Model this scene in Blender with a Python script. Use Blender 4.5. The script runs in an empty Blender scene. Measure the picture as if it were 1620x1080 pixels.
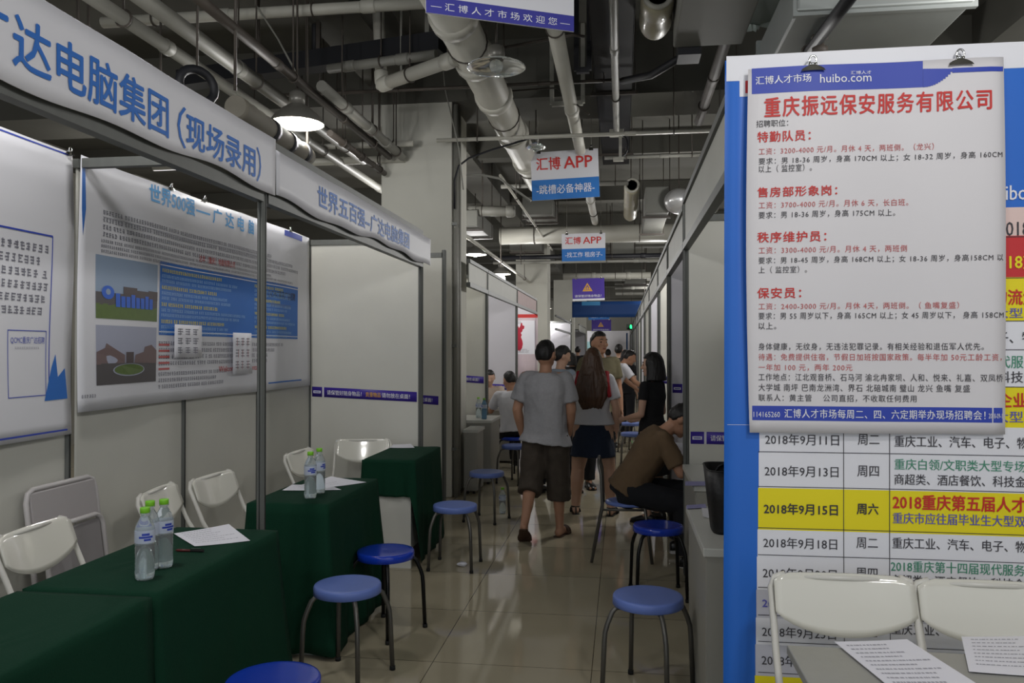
import bpy, bmesh, math, random
from math import sin, cos, pi, atan, radians, sqrt
from mathutils import Vector as V, Matrix, Euler, noise

random.seed(7)
SC = bpy.context.scene
COL = SC.collection

# ---------------------------------------------------------------- camera, world, exposure
FPX = 1260.0                                   # focal length in pixels of the 1620 x 1080 frame
CAM_LOC = V((0.0, 0.0, 1.58))
YAW, PITCH = atan(173 / FPX), atan(12 / FPX)
cam_data = bpy.data.cameras.new('camera')
cam_data.sensor_width = 36.0
cam_data.lens = FPX * 36.0 / 1620.0
cam_data.clip_end = 200
camera = bpy.data.objects.new('camera', cam_data)
camera.location = CAM_LOC
camera.rotation_euler = (pi / 2 + PITCH, 0, YAW)
COL.objects.link(camera)
SC.camera = camera
CAM_R = Euler((pi / 2 + PITCH, 0, YAW)).to_matrix()

world = bpy.data.worlds.new('hall_air')
world.use_nodes = True
world.node_tree.nodes['Background'].inputs[0].default_value = (0.86, 0.93, 1.0, 1)
world.node_tree.nodes['Background'].inputs[1].default_value = 0.6
SC.world = world
SC.view_settings.view_transform = 'Standard'
SC.view_settings.look = 'None'
SC.view_settings.gamma = 1
SC.view_settings.use_curve_mapping = False
SC.view_settings.exposure = 0.38
LAMP_W = 62.0                                  # watts of one high-bay pendant


def hall_fill(x, y, z=3.2, w=LAMP_W, tint=(1.0, 0.985, 0.965)):
    """One unseen point light, added to brighten booths, aisles and ceiling; no lamp body."""
    l = bpy.data.lights.new('hall_fill_light', 'POINT')
    l.shadow_soft_size = 0.15
    l.energy = w
    l.color = tint
    o = bpy.data.objects.new('hall_fill_light', l)
    o.location = (x, y, z)
    COL.objects.link(o)


for _x, _y, _w in ((-2.0, -0.6, 40), (-2.0, 2.5, 46), (1.14, -1.2, 60), (1.14, 0.9, 50), (2.3, 4.0, 45), (-2.6, 10.9, 45), (-2.62, 9.4, 22), (4.6, 2.0, 36), (4.6, 8.0, 36), (-6.0, 3.0, 36), (-6.0, 9.5, 36),
                   (1.14, 12.4, 60), (1.14, 16.2, 60), (1.14, 20, 60), (1.14, 25, 80), (1.14, 31, 80), (1.14, 38, 90), (-6.0, 20, 80), (4.6, 20, 80), (4.6, 36, 80), (-6.0, 36, 80)):
    hall_fill(_x, _y, w=_w)


def ray(px, py):
    return (CAM_R @ V(((px - 810) / FPX, -(py - 540) / FPX, -1.0)))


def at_z(px, py, z):
    d = ray(px, py)
    return CAM_LOC + d * ((z - CAM_LOC.z) / d.z)


def at_y(px, py, y):
    d = ray(px, py)
    return CAM_LOC + d * (y / d.y)


def at_x(px, py, x):
    d = ray(px, py)
    return CAM_LOC + d * (x / d.x)


# ---------------------------------------------------------------- materials
def lin(c):
    return tuple((x / 255 / 12.92) if x / 255 <= 0.04045 else ((x / 255 + 0.055) / 1.055) ** 2.4 for x in c) + (1,)


_M = {}


def mat(name, rgb=(200, 200, 200), rough=0.6, metal=0.0, vary=0.0, scale=8.0, bump=0.0, trans=0.0, emit=0.0,
        spec=0.5, ior=1.45, stretch=None, coat=0.0):
    if name in _M:
        return _M[name]
    m = bpy.data.materials.new(name)
    m.use_nodes = True
    nt = m.node_tree
    b = nt.nodes['Principled BSDF']
    c = lin(rgb)
    b.inputs['Base Color'].default_value = c
    b.inputs['Roughness'].default_value = rough
    b.inputs['Metallic'].default_value = metal
    b.inputs['Specular IOR Level'].default_value = spec
    b.inputs['IOR'].default_value = ior
    b.inputs['Transmission Weight'].default_value = trans
    b.inputs['Coat Weight'].default_value = coat
    if emit:
        b.inputs['Emission Color'].default_value = c
        b.inputs['Emission Strength'].default_value = emit
    if vary or bump:
        tc = nt.nodes.new('ShaderNodeTexCoord')
        mp = nt.nodes.new('ShaderNodeMapping')
        if stretch:
            mp.inputs['Scale'].default_value = stretch
        nz = nt.nodes.new('ShaderNodeTexNoise')
        nz.inputs['Scale'].default_value = scale
        nz.inputs['Detail'].default_value = 5
        nt.links.new(tc.outputs['Object'], mp.inputs[0])
        nt.links.new(mp.outputs[0], nz.inputs['Vector'])
        if vary:
            mx = nt.nodes.new('ShaderNodeMix')
            mx.data_type = 'RGBA'
            mx.inputs[6].default_value = tuple(x * (1 - vary) for x in c[:3]) + (1,)
            mx.inputs[7].default_value = tuple(min(1, x * (1 + vary)) for x in c[:3]) + (1,)
            nt.links.new(nz.outputs[0], mx.inputs[0])
            nt.links.new(mx.outputs[2], b.inputs['Base Color'])
        if bump:
            bp = nt.nodes.new('ShaderNodeBump')
            bp.inputs['Strength'].default_value = bump
            bp.inputs['Distance'].default_value = 0.01
            nt.links.new(nz.outputs[0], bp.inputs['Height'])
            nt.links.new(bp.outputs[0], b.inputs['Normal'])
    _M[name] = m
    return m


def floor_material():
    m = bpy.data.materials.new('polished_tile')
    m.use_nodes = True
    nt = m.node_tree
    b = nt.nodes['Principled BSDF']
    tc = nt.nodes.new('ShaderNodeTexCoord')
    mp = nt.nodes.new('ShaderNodeMapping')
    mp.inputs['Location'].default_value = (0.446, 0.3, 0)
    br = nt.nodes.new('ShaderNodeTexBrick')
    br.offset = 0.0
    br.inputs['Scale'].default_value = 1.0
    br.inputs['Brick Width'].default_value = 0.8
    br.inputs['Row Height'].default_value = 0.8
    br.inputs['Mortar Size'].default_value = 0.0022
    br.inputs['Color1'].default_value = lin((178, 169, 146))
    br.inputs['Color2'].default_value = lin((170, 161, 138))
    br.inputs['Mortar'].default_value = lin((84, 76, 62))
    nz = nt.nodes.new('ShaderNodeTexNoise')
    nz.inputs['Scale'].default_value = 1.7
    nz.inputs['Detail'].default_value = 6
    mx = nt.nodes.new('ShaderNodeMix')
    mx.data_type = 'RGBA'
    mx.blend_type = 'MULTIPLY'
    mx.inputs[0].default_value = 0.35
    rp = nt.nodes.new('ShaderNodeValToRGB')
    rp.color_ramp.elements[0].position, rp.color_ramp.elements[0].color = 0.3, (0.62, 0.6, 0.55, 1)
    rp.color_ramp.elements[1].position, rp.color_ramp.elements[1].color = 0.7, (1, 1, 1, 1)
    nt.links.new(tc.outputs['Object'], mp.inputs[0])
    nt.links.new(mp.outputs[0], br.inputs['Vector'])
    nt.links.new(tc.outputs['Object'], nz.inputs['Vector'])
    nt.links.new(nz.outputs[0], rp.inputs[0])
    nt.links.new(br.outputs[0], mx.inputs[6])
    nt.links.new(rp.outputs[0], mx.inputs[7])
    nt.links.new(mx.outputs[2], b.inputs['Base Color'])
    b.inputs['Roughness'].default_value = 0.06
    b.inputs['Specular IOR Level'].default_value = 0.5
    return m


PANEL = mat('white_laminate_panel', (202, 201, 193), 0.45, vary=0.06, scale=3)
PANEL_COOL = mat('white_laminate_panel_cool', (206, 204, 210), 0.45, vary=0.04, scale=3)
ALU = mat('brushed_aluminium', (98, 100, 97), 0.5, 0.25, vary=0.12, scale=30, stretch=(1, 1, 0.08))
FASCIA = mat('fascia_board_grey', (158, 158, 150), 0.55, vary=0.1, scale=4)
VINYL = mat('white_vinyl_banner', (214, 214, 220), 0.5, vary=0.03, scale=2)
PAPER_POSTER = mat('poster_paper', (214, 211, 214), 0.5, vary=0.025, scale=3)
CLOTH_GREEN = mat('green_tablecloth', (10, 50, 34), 0.9, spec=0.2, vary=0.22, scale=160, bump=0.15)
WHITE_PLASTIC = mat('white_glossy_plastic', (216, 214, 204), 0.13, coat=0.5)
GREY_PLASTIC = mat('lilac_grey_plastic', (168, 163, 164), 0.4)
WHITE_TUBE = mat('white_painted_tube', (205, 203, 196), 0.3)
STOOL_LIGHT = mat('light_blue_plastic', (100, 122, 190), 0.4, vary=0.06, scale=20)
STOOL_DARK = mat('dark_blue_plastic', (22, 58, 178), 0.18, coat=0.3)
LEG_GREY = mat('grey_steel_tube', (96, 94, 90), 0.4, 0.6)
LEG_BLACK = mat('black_steel_tube', (14, 14, 15), 0.35, 0.3)
RUBBER = mat('black_rubber', (20, 20, 20), 0.8)
DESK_WHITE = mat('white_melamine', (196, 196, 190), 0.35, vary=0.03, scale=6)
DESK_GREY = mat('grey_melamine', (150, 150, 146), 0.4, vary=0.05, scale=40)
DESK_SIDE = mat('grey_desk_board', (152, 150, 142), 0.5, vary=0.05, scale=5)
SHEET = mat('white_paper', (222, 222, 230), 0.6)
INK = mat('dark_ink', (58, 56, 62), 0.6)
INK_SOFT = mat('grey_ink', (112, 112, 124), 0.6)
INK_FAINT = mat('faint_ink', (160, 160, 170), 0.6)
RED = mat('red_ink', (196, 44, 40), 0.55)
RED_SOFT = mat('thin_red_ink', (188, 92, 92), 0.55)
BLUE = mat('blue_ink', (30, 104, 190), 0.5)
BLUE_SIGN = mat('sign_blue', (36, 112, 190), 0.5)
BLUE_DEEP = mat('deep_blue_ink', (44, 66, 170), 0.5)
POSTER_BLUE = mat('poster_blue', (36, 104, 200), 0.45, vary=0.1, scale=2)
SKYBLUE = mat('sky_blue_ink', (64, 150, 210), 0.5)
PURPLE = mat('purple_tape', (62, 44, 150), 0.4)
PURPLE_SIGN = mat('purple_sign', (66, 40, 150), 0.5)
YELLOW = mat('yellow_ink', (232, 216, 22), 0.5)
AMBER = mat('amber_ink', (226, 170, 30), 0.5)
GREEN_INK = mat('green_ink', (66, 140, 112), 0.5)
VIOLET_INK = mat('violet_blue_ink', (92, 92, 176), 0.5)
WHITE_INK = mat('white_ink', (226, 226, 232), 0.5)
PINK_ROW = mat('pale_pink_row', (222, 196, 190), 0.5)
GREY_ROW = mat('pale_grey_row', (196, 196, 206), 0.5)
RED_ROW = mat('red_row', (196, 44, 48), 0.5)
CONCRETE = mat('ceiling_concrete', (80, 79, 73), 0.9, vary=0.3, scale=1.3, bump=0.2)
CONCRETE_L = mat('painted_concrete', (184, 183, 174), 0.85, vary=0.12, scale=1.6)
WALL_DARK = mat('hall_wall_paint', (130, 128, 120), 0.9, vary=0.1, scale=1)
PIPE_WHITE = mat('white_pipe_paint', (172, 170, 160), 0.5, vary=0.14, scale=3)
PIPE_GREY = mat('grey_pipe_paint', (122, 121, 114), 0.5, vary=0.14, scale=4)
PIPE_DARK = mat('dark_rusty_pipe', (64, 58, 52), 0.6, vary=0.2, scale=10)
DUCT = mat('galvanised_duct', (146, 150, 148), 0.42, 0.35, vary=0.2, scale=2.2)
DUCT_GREEN = mat('foil_wrapped_duct', (166, 176, 170), 0.35, 0.4, vary=0.2, scale=3, bump=0.5)
DUCT_DULL = mat('dull_duct_board', (104, 104, 98), 0.7, vary=0.12, scale=2)
BLACK_TRAY = mat('black_cable_tray', (15, 16, 22), 0.6)
CHROME = mat('chrome', (210, 210, 210), 0.12, 1.0)
LAMP_SHADE = mat('lamp_shade_grey', (118, 116, 110), 0.35, 0.4)
LAMP_IN = mat('lamp_inner_glow', (255, 250, 240), 0.4, emit=5.0)
BULB = mat('bulb_glow', (255, 250, 240), 0.4, emit=14.0)
CLEAR = mat('clear_shade', (225, 230, 228), 0.08, trans=0.85, ior=1.3)
PET = mat('clear_bottle_plastic', (238, 246, 248), 0.08, trans=0.8, ior=1.2)
WATER = mat('bottled_water', (236, 244, 246), 0.0, trans=1.0, ior=1.33)
CAP_GREEN = mat('lime_bottle_cap', (120, 190, 40), 0.4)
SKIN = mat('skin', (176, 132, 106), 0.55, vary=0.06, scale=12)
SKIN_F = mat('skin_fair', (190, 152, 130), 0.55, vary=0.05, scale=12)
HAIR = mat('black_hair', (20, 18, 18), 0.5, vary=0.3, scale=40, stretch=(6, 6, 0.5))
HAIR_BROWN = mat('long_brown_hair', (74, 52, 38), 0.45, vary=0.45, scale=30, stretch=(6, 6, 0.3))
EYE = mat('eye', (30, 24, 22), 0.2)
LIP = mat('lip', (150, 92, 84), 0.5)


# ---------------------------------------------------------------- mesh builder
def frame_of(d):
    d = d.normalized()
    a = V((0, 0, 1)) if abs(d.z) < 0.9 else V((1, 0, 0))
    x = a.cross(d).normalized()
    return x, d.cross(x).normalized(), d


class MB:
    def __init__(self):
        self.v, self.f, self.m, self.s = [], [], [], []

    def add(self, vs, fs, mi=0, sm=False):
        o = len(self.v)
        self.v += [V(p) for p in vs]
        for f in fs:
            self.f.append([i + o for i in f])
            self.m.append(mi)
            self.s.append(sm)
        return self

    def box(self, x0, y0, z0, x1, y1, z1, mi=0, M=None):
        vs = [V((x, y, z)) for z in (z0, z1) for y in (y0, y1) for x in (x0, x1)]
        if M is not None:
            vs = [M @ p for p in vs]
        return self.add(vs, [(0, 2, 3, 1), (4, 5, 7, 6), (0, 1, 5, 4), (2, 6, 7, 3), (0, 4, 6, 2), (1, 3, 7, 5)], mi)

    def bar(self, p0, p1, w, h, mi=0):
        p0, p1 = V(p0), V(p1)
        x, y, d = frame_of(p1 - p0)
        vs = [p + x * sx * w / 2 + y * sy * h / 2 for p in (p0, p1) for sx, sy in ((-1, -1), (1, -1), (1, 1), (-1, 1))]
        return self.add(vs, [(3, 2, 1, 0), (4, 5, 6, 7), (0, 1, 5, 4), (1, 2, 6, 5), (2, 3, 7, 6), (3, 0, 4, 7)], mi)

    def loft(self, rings, mi=0, sm=True, caps=True, closed=False):
        n = len(rings[0])
        o = len(self.v)
        for r in rings:
            self.v += [V(p) for p in r]
        k = len(rings)
        for i in range(k if closed else k - 1):
            a, b = o + i * n, o + ((i + 1) % k) * n
            for j in range(n):
                q = (j + 1) % n
                self.f.append([a + j, a + q, b + q, b + j])
                self.m.append(mi)
                self.s.append(sm)
        if caps and not closed:
            self.f.append([o + j for j in range(n)][::-1])
            self.f.append([o + (k - 1) * n + j for j in range(n)])
            self.m += [mi, mi]
            self.s += [False, False]
        return self

    def tube(self, pts, r, seg=10, mi=0, closed=False, sm=True):
        pts = [V(p) for p in pts]
        rs = r if isinstance(r, (list, tuple)) else [r] * len(pts)
        n = len(pts)
        rings, x = [], None
        for i, p in enumerate(pts):
            if closed:
                d = (pts[(i + 1) % n] - pts[i - 1])
            else:
                d = pts[min(i + 1, n - 1)] - pts[max(i - 1, 0)]
            d.normalize()
            if x is None:
                x = frame_of(d)[0]
            x = (x - d * x.dot(d))
            if x.length < 1e-6:
                x = frame_of(d)[0]
            x.normalize()
            y = d.cross(x)
            rings.append([p + (x * cos(2 * pi * j / seg) + y * sin(2 * pi * j / seg)) * rs[i] for j in range(seg)])
        return self.loft(rings, mi, sm, True, closed)

    def lathe(self, prof, o=(0, 0, 0), seg=24, mi=0, sm=True, caps=False, M=None):
        o = V(o)
        rings = []
        for r, z in prof:
            ring = [V((r * cos(2 * pi * j / seg), r * sin(2 * pi * j / seg), z)) for j in range(seg)]
            rings.append([(M @ p if M is not None else p) + o for p in ring])
        return self.loft(rings, mi, sm, caps)

    def ball(self, c, r, seg=14, rows=9, mi=0, M=None):
        c = V(c)
        rr = r if isinstance(r, (list, tuple)) else (r, r, r)
        vs = []
        for i in range(1, rows):
            t = pi * i / rows
            for j in range(seg):
                a = 2 * pi * j / seg
                vs.append(V((rr[0] * sin(t) * cos(a), rr[1] * sin(t) * sin(a), rr[2] * cos(t))))
        vs += [V((0, 0, rr[2])), V((0, 0, -rr[2]))]
        if M is not None:
            vs = [M @ p for p in vs]
        vs = [p + c for p in vs]
        fs = []
        for i in range(rows - 2):
            for j in range(seg):
                q = (j + 1) % seg
                fs.append((i * seg + j, (i + 1) * seg + j, (i + 1) * seg + q, i * seg + q))
        t, b = len(vs) - 2, len(vs) - 1
        for j in range(seg):
            q = (j + 1) % seg
            fs.append((t, j, q))
            fs.append((b, (rows - 2) * seg + q, (rows - 2) * seg + j))
        return self.add(vs, fs, mi, True)

    def cap(self, p0, r0, p1, r1, seg=12):
        """A tapered capsule (for bodies)."""
        p0, p1 = V(p0), V(p1)
        self.ball(p0, r0, seg, 8)
        self.ball(p1, r1, seg, 8)
        if (p1 - p0).length > 1e-5:
            self.tube([p0, p1], [r0, r1], seg)
        return self

    def build(self, name, mats, parent=None, bevel=0.0, fix=True, origin=None):
        mats = mats if isinstance(mats, (list, tuple)) else [mats]
        me = bpy.data.meshes.new(name)
        vs = self.v
        loc = V((0, 0, 0))
        if parent is not None:
            Wi = world_of(parent).inverted()
            vs = [Wi @ p for p in vs]
        else:
            if origin is None:
                xs, ys, zs = [p.x for p in vs], [p.y for p in vs], [p.z for p in vs]
                loc = V(((min(xs) + max(xs)) / 2, (min(ys) + max(ys)) / 2, min(zs)))
            else:
                loc = V(origin)
            vs = [p - loc for p in vs]
        me.from_pydata([tuple(p) for p in vs], [], self.f)
        for mm in mats:
            me.materials.append(mm)
        me.polygons.foreach_set('material_index', self.m)
        me.polygons.foreach_set('use_smooth', self.s)
        if fix:
            bm = bmesh.new()
            bm.from_mesh(me)
            bmesh.ops.recalc_face_normals(bm, faces=bm.faces)
            bm.to_mesh(me)
            bm.free()
        me.update()
        o = bpy.data.objects.new(name, me)
        o.location = loc
        if parent is not None:
            o.parent = parent
        COL.objects.link(o)
        if bevel:
            b = o.modifiers.new('edge', 'BEVEL')
            b.width = bevel
            b.segments = 2
            b.limit_method = 'ANGLE'
        return o


def world_of(o):
    M = Matrix.LocRotScale(o.location, o.rotation_euler, o.scale)
    return world_of(o.parent) @ M if o.parent is not None else M


def tag(o, label=None, cat=None, group=None, kind=None):
    if label:
        o['label'] = label
    if cat:
        o['category'] = cat
    if group:
        o['group'] = group
    if kind:
        o['kind'] = kind
    return o


def thing(name, label, cat, loc=(0, 0, 0), rz=0.0, group=None, kind=None):
    o = bpy.data.objects.new(name, None)
    o.empty_display_size = 0.1
    o.location = loc
    o.rotation_euler = (0, 0, rz)
    COL.objects.link(o)
    return tag(o, label, cat, group, kind)


def dup(root, loc, rz, label=None):
    def cp(o, par):
        c = o.copy()
        if par is not None:
            c.parent = par
        COL.objects.link(c)
        for ch in kids.get(o.name, []):
            cp(ch, c)
        return c
    kids = {}
    stack = [root]
    allk = [x for x in bpy.data.objects if x.parent is not None]
    for x in allk:
        kids.setdefault(x.parent.name, []).append(x)
    r = cp(root, None)
    r.location = loc
    r.rotation_euler = (0, 0, rz)
    if label:
        r['label'] = label
    return r


def struct(name, mb, m, bevel=0.0):
    return tag(mb.build(name, m, bevel=bevel), kind='structure')


# ---------------------------------------------------------------- lettering and flat prints
TMP = bpy.data.scenes.new('lettering_workshop')
_T = {}


def glyphs(s, sp=1.0):
    if (s, sp) not in _T:
        cu = bpy.data.curves.new('lettering', 'FONT')
        cu.body = s
        cu.space_character = sp
        cu.resolution_u = 2
        cu.fill_mode = 'FRONT'
        ob = bpy.data.objects.new('lettering', cu)
        TMP.collection.objects.link(ob)
        vl = TMP.view_layers[0]
        vl.update()
        me = bpy.data.meshes.new_from_object(ob.evaluated_get(vl.depsgraph))
        vs = [(v.co.x, v.co.y) for v in me.vertices]
        fs = [list(p.vertices) for p in me.polygons]
        bpy.data.objects.remove(ob)
        bpy.data.curves.remove(cu)
        bpy.data.meshes.remove(me)
        _T[(s, sp)] = (vs, fs)
    return _T[(s, sp)]


class Surf:
    """A flat (or gently rippled) sheet: origin, u to the viewer's right, v up, normal towards the viewer."""

    def __init__(self, o, u, v, ripple=None):
        self.o, self.u, self.v = V(o), V(u).normalized(), V(v).normalized()
        self.n = self.u.cross(self.v).normalized()
        self.ripple = ripple

    def pt(self, a, b, off=0.0):
        r = self.ripple(a, b) if self.ripple else 0.0
        return self.o + self.u * a + self.v * b + self.n * (off + r)

    def uv(self, px, py):
        d = ray(px, py)
        t = (self.o - CAM_LOC).dot(self.n) / d.dot(self.n)
        p = CAM_LOC + d * t - self.o
        return p.dot(self.u), p.dot(self.v)


class Art:
    def __init__(self, surf, step=0.05):
        self.S, self.mb, self.mats, self.step = surf, MB(), [], step

    def mi(self, m):
        if m not in self.mats:
            self.mats.append(m)
        return self.mats.index(m)

    def rect(self, u0, v0, u1, v1, m, layer=1):
        u0, u1 = min(u0, u1), max(u0, u1)
        v0, v1 = min(v0, v1), max(v0, v1)
        nu, nv = 1, 1
        if self.S.ripple:
            nu, nv = max(1, int((u1 - u0) / self.step)), max(1, int((v1 - v0) / self.step))
        vs = [self.S.pt(u0 + (u1 - u0) * i / nu, v0 + (v1 - v0) * j / nv, 0.0009 * layer)
              for j in range(nv + 1) for i in range(nu + 1)]
        fs = [(j * (nu + 1) + i, j * (nu + 1) + i + 1, (j + 1) * (nu + 1) + i + 1, (j + 1) * (nu + 1) + i)
              for j in range(nv) for i in range(nu)]
        self.mb.add(vs, fs, self.mi(m), True)

    def poly(self, uv, m, layer=1):
        self.mb.add([self.S.pt(a, b, 0.0009 * layer) for a, b in uv], [list(range(len(uv)))], self.mi(m))

    def text(self, s, u0, v0, u1, v1, m, layer=3, bold=0.0, sp=1.0):
        """Lettering fitted to a box; bold strokes are several slightly shifted impressions."""
        vs, fs = glyphs(s, sp)
        if not vs:
            return
        xs, ys = [p[0] for p in vs], [p[1] for p in vs]
        x0, y0, w, h = min(xs), min(ys), max(xs) - min(xs), max(max(ys) - min(ys), 1e-6)
        if bold > 0:
            k = bold * abs(v1 - v0)
            sh = [(-k, 0), (k, 0), (0, k), (0, -k)] if bold > 0.013 else [(-k, 0), (k, 0)]
        else:
            sh = [(0, 0)]
        for i, (du, dv) in enumerate(sh):
            self.mb.add([self.S.pt(u0 + du + (x - x0) / w * (u1 - u0), v0 + dv + (y - y0) / h * (v1 - v0), 0.0009 * layer + 0.00006 * i)
                         for x, y in vs], fs, self.mi(m))

    def tpx(self, s, x0, y0, x1, y1, m, layer=3, bold=0.0, sp=1.0):
        ym, xm = (y0 + y1) / 2, (x0 + x1) / 2
        self.text(s, self.S.uv(x0, ym)[0], self.S.uv(xm, y1)[1], self.S.uv(x1, ym)[0], self.S.uv(xm, y0)[1], m, layer, bold, sp)

    def rpx(self, x0, y0, x1, y1, m, layer=1):
        a, b = self.S.uv(x0, y1), self.S.uv(x1, y0)
        self.rect(a[0], a[1], b[0], b[1], m, layer)

    def ppx(self, pts, m, layer=1):
        self.poly([self.S.uv(*p) for p in pts], m, layer)

    def scribble(self, u0, v0, u1, v1, m, rows, fill=1.0, layer=2, seed=1, ragged=True):
        """Rows of small illegible characters."""
        rnd = random.Random(seed)
        lh = (v1 - v0) / rows
        ch = lh * 0.62
        for r in range(rows):
            vb = v1 - (r + 0.85) * lh
            ue = u0 + (u1 - u0) * (fill if not ragged else fill * rnd.uniform(0.72, 1.0))
            a = u0
            while a < ue - ch:
                w = ch * 0.86
                for k in range(3):
                    y = vb + ch * (0.05 + 0.36 * k) + rnd.uniform(-0.05, 0.05) * ch
                    self.rect_flat(a + rnd.uniform(0, 0.25) * w, y, a + w * rnd.uniform(0.7, 1), y + ch * 0.16, m, layer)
                x = a + w * rnd.uniform(0.1, 0.75)
                self.rect_flat(x, vb, x + w * 0.16, vb + ch, m, layer)
                a += ch * 1.04
                if rnd.random() < 0.08:
                    a += ch * 0.6

    def rect_flat(self, u0, v0, u1, v1, m, layer):
        self.mb.add([self.S.pt(a, b, 0.0009 * layer) for a, b in ((u0, v0), (u1, v0), (u1, v1), (u0, v1))], [(0, 1, 2, 3)], self.mi(m))

    def build(self, name, parent, thick=0.0):
        return self.mb.build(name, self.mats, parent, fix=False)


def sheet(name, S, u0, u1, v0, v1, m, th=0.0012, step=0.05, parent=None, edge=None):
    """A thin sheet with real thickness lying on the surface S (edge(u, v) may shift its outline)."""
    nu, nv = max(2, int((u1 - u0) / step)), max(2, int((v1 - v0) / step))
    mb = MB()
    vs = []
    for off in (0.0, -th):
        for j in range(nv + 1):
            for i in range(nu + 1):
                a, b = u0 + (u1 - u0) * i / nu, v0 + (v1 - v0) * j / nv
                if edge:
                    a, b = edge(a, b)
                vs.append(S.pt(a, b, off))
    n = (nu + 1) * (nv + 1)
    fs = []
    g = lambda i, j, k=0: k * n + j * (nu + 1) + i
    for j in range(nv):
        for i in range(nu):
            fs.append((g(i, j), g(i + 1, j), g(i + 1, j + 1), g(i, j + 1)))
            fs.append((g(i, j, 1), g(i, j + 1, 1), g(i + 1, j + 1, 1), g(i + 1, j, 1)))
    for i in range(nu):
        fs.append((g(i, 0, 1), g(i + 1, 0, 1), g(i + 1, 0), g(i, 0)))
        fs.append((g(i, nv), g(i + 1, nv), g(i + 1, nv, 1), g(i, nv, 1)))
    for j in range(nv):
        fs.append((g(0, j), g(0, j + 1), g(0, j + 1, 1), g(0, j, 1)))
        fs.append((g(nu, j, 1), g(nu, j + 1, 1), g(nu, j + 1), g(nu, j)))
    mb.add(vs, fs, 0, True)
    return mb.build(name, m, parent, fix=False)

# ================================================================ the hall
mb = MB(); mb.box(-9, -4.5, -0.1, 8, 53, 0)
struct('floor', mb, floor_material())
mb = MB(); mb.box(-9, -4.5, 4.85, 8, 53, 5.0)
struct('ceiling', mb, CONCRETE)
for nm, b in (('wall_left', (-9.2, -4.5, 0, -9, 53, 5)), ('wall_right', (8, -4.5, 0, 8.2, 53, 5)),
              ('wall_back', (-9, 53, 0, 8, 53.2, 5))):
    mb = MB(); mb.box(*b)
    struct(nm, mb, WALL_DARK if nm != 'wall_back' else CONCRETE_L)

# concrete cross beams over the pillars and the secondary ribs between them
for y in (8.3, 19.38, 30.38, 41.38):
    mb = MB(); mb.box(-9, y, 4.22, 8, y + 0.84, 4.85)
    struct('ceiling_beam', mb, CONCRETE)
for y in (2.9, 5.6, 12.0, 15.7, 23, 26.6, 34, 37.6):
    mb = MB(); mb.box(-9, y, 4.5, 8, y + 0.3, 4.85)
    struct('ceiling_beam', mb, CONCRETE)
for x in (-2.5, 3.6):
    mb = MB(); mb.box(x - 0.2, -4.5, 4.42, x + 0.3, 53, 4.85)
    struct('ceiling_beam', mb, CONCRETE)
# pillars: left row along the aisle, right row hidden behind the booths
for y in (8.32, 19.4, 30.4, 41.4):
    mb = MB(); mb.box(-2.57, y, 0, -1.79, y + 0.82, 4.85)
    struct('column', mb, CONCRETE_L, 0.012)
for y in (8.36, 19.4, 30.4):
    mb = MB(); mb.box(3.2, y, 0, 3.95, y + 0.76, 4.85)
    struct('column', mb, CONCRETE_L, 0.012)

# ================================================================ booth shells
GROOVE = mat('aluminium_groove', (62, 64, 62), 0.5, 0.6)
LX, LB = -1.69, -2.68          # front line and back wall of the booths along the banner side
RX, RB = 0.45, 1.55           # the same across the aisle


def post(root, x, y, z1=2.52, z0=0.0, r=0.021):
    mb = MB()
    mb.lathe([(r, 0), (r, z1 - z0)], (x, y, z0), 8, 0, False, True, Matrix.Rotation(pi / 8, 3, 'Z'))
    for a in range(4):
        c, s = cos(a * pi / 2), sin(a * pi / 2)
        px, py = x + c * r * 0.93, y + s * r * 0.93
        mb.bar((px, py, z0 + 0.01), (px, py, z1 - 0.01), 0.005, 0.005, 1)
    mb.build('post', [ALU, GROOVE], root, fix=True)


def panel(root, a, b, z0=0.06, z1=2.48, m=PANEL, name='wall_panel', th=0.012):
    mb = MB()
    (x0, y0), (x1, y1) = a, b
    d = V((x1 - x0, y1 - y0, 0)).normalized()
    n = V((-d.y, d.x, 0)) * th / 2
    A, B = V((x0, y0, 0)) + d * 0.015, V((x1, y1, 0)) - d * 0.015
    vs = [p + s * n + V((0, 0, z)) for z in (z0, z1) for p, s in ((A, -1), (B, -1), (B, 1), (A, 1))]
    mb.add(vs, [(3, 2, 1, 0), (4, 5, 6, 7), (0, 1, 5, 4), (1, 2, 6, 5), (2, 3, 7, 6), (3, 0, 4, 7)])
    mb.build(name, m, root)


def rail(root, p0, p1, w=0.04, h=0.045, name='beam'):
    mb = MB()
    mb.bar(p0, p1, w, h)
    mb.build(name, ALU, root)


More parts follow.
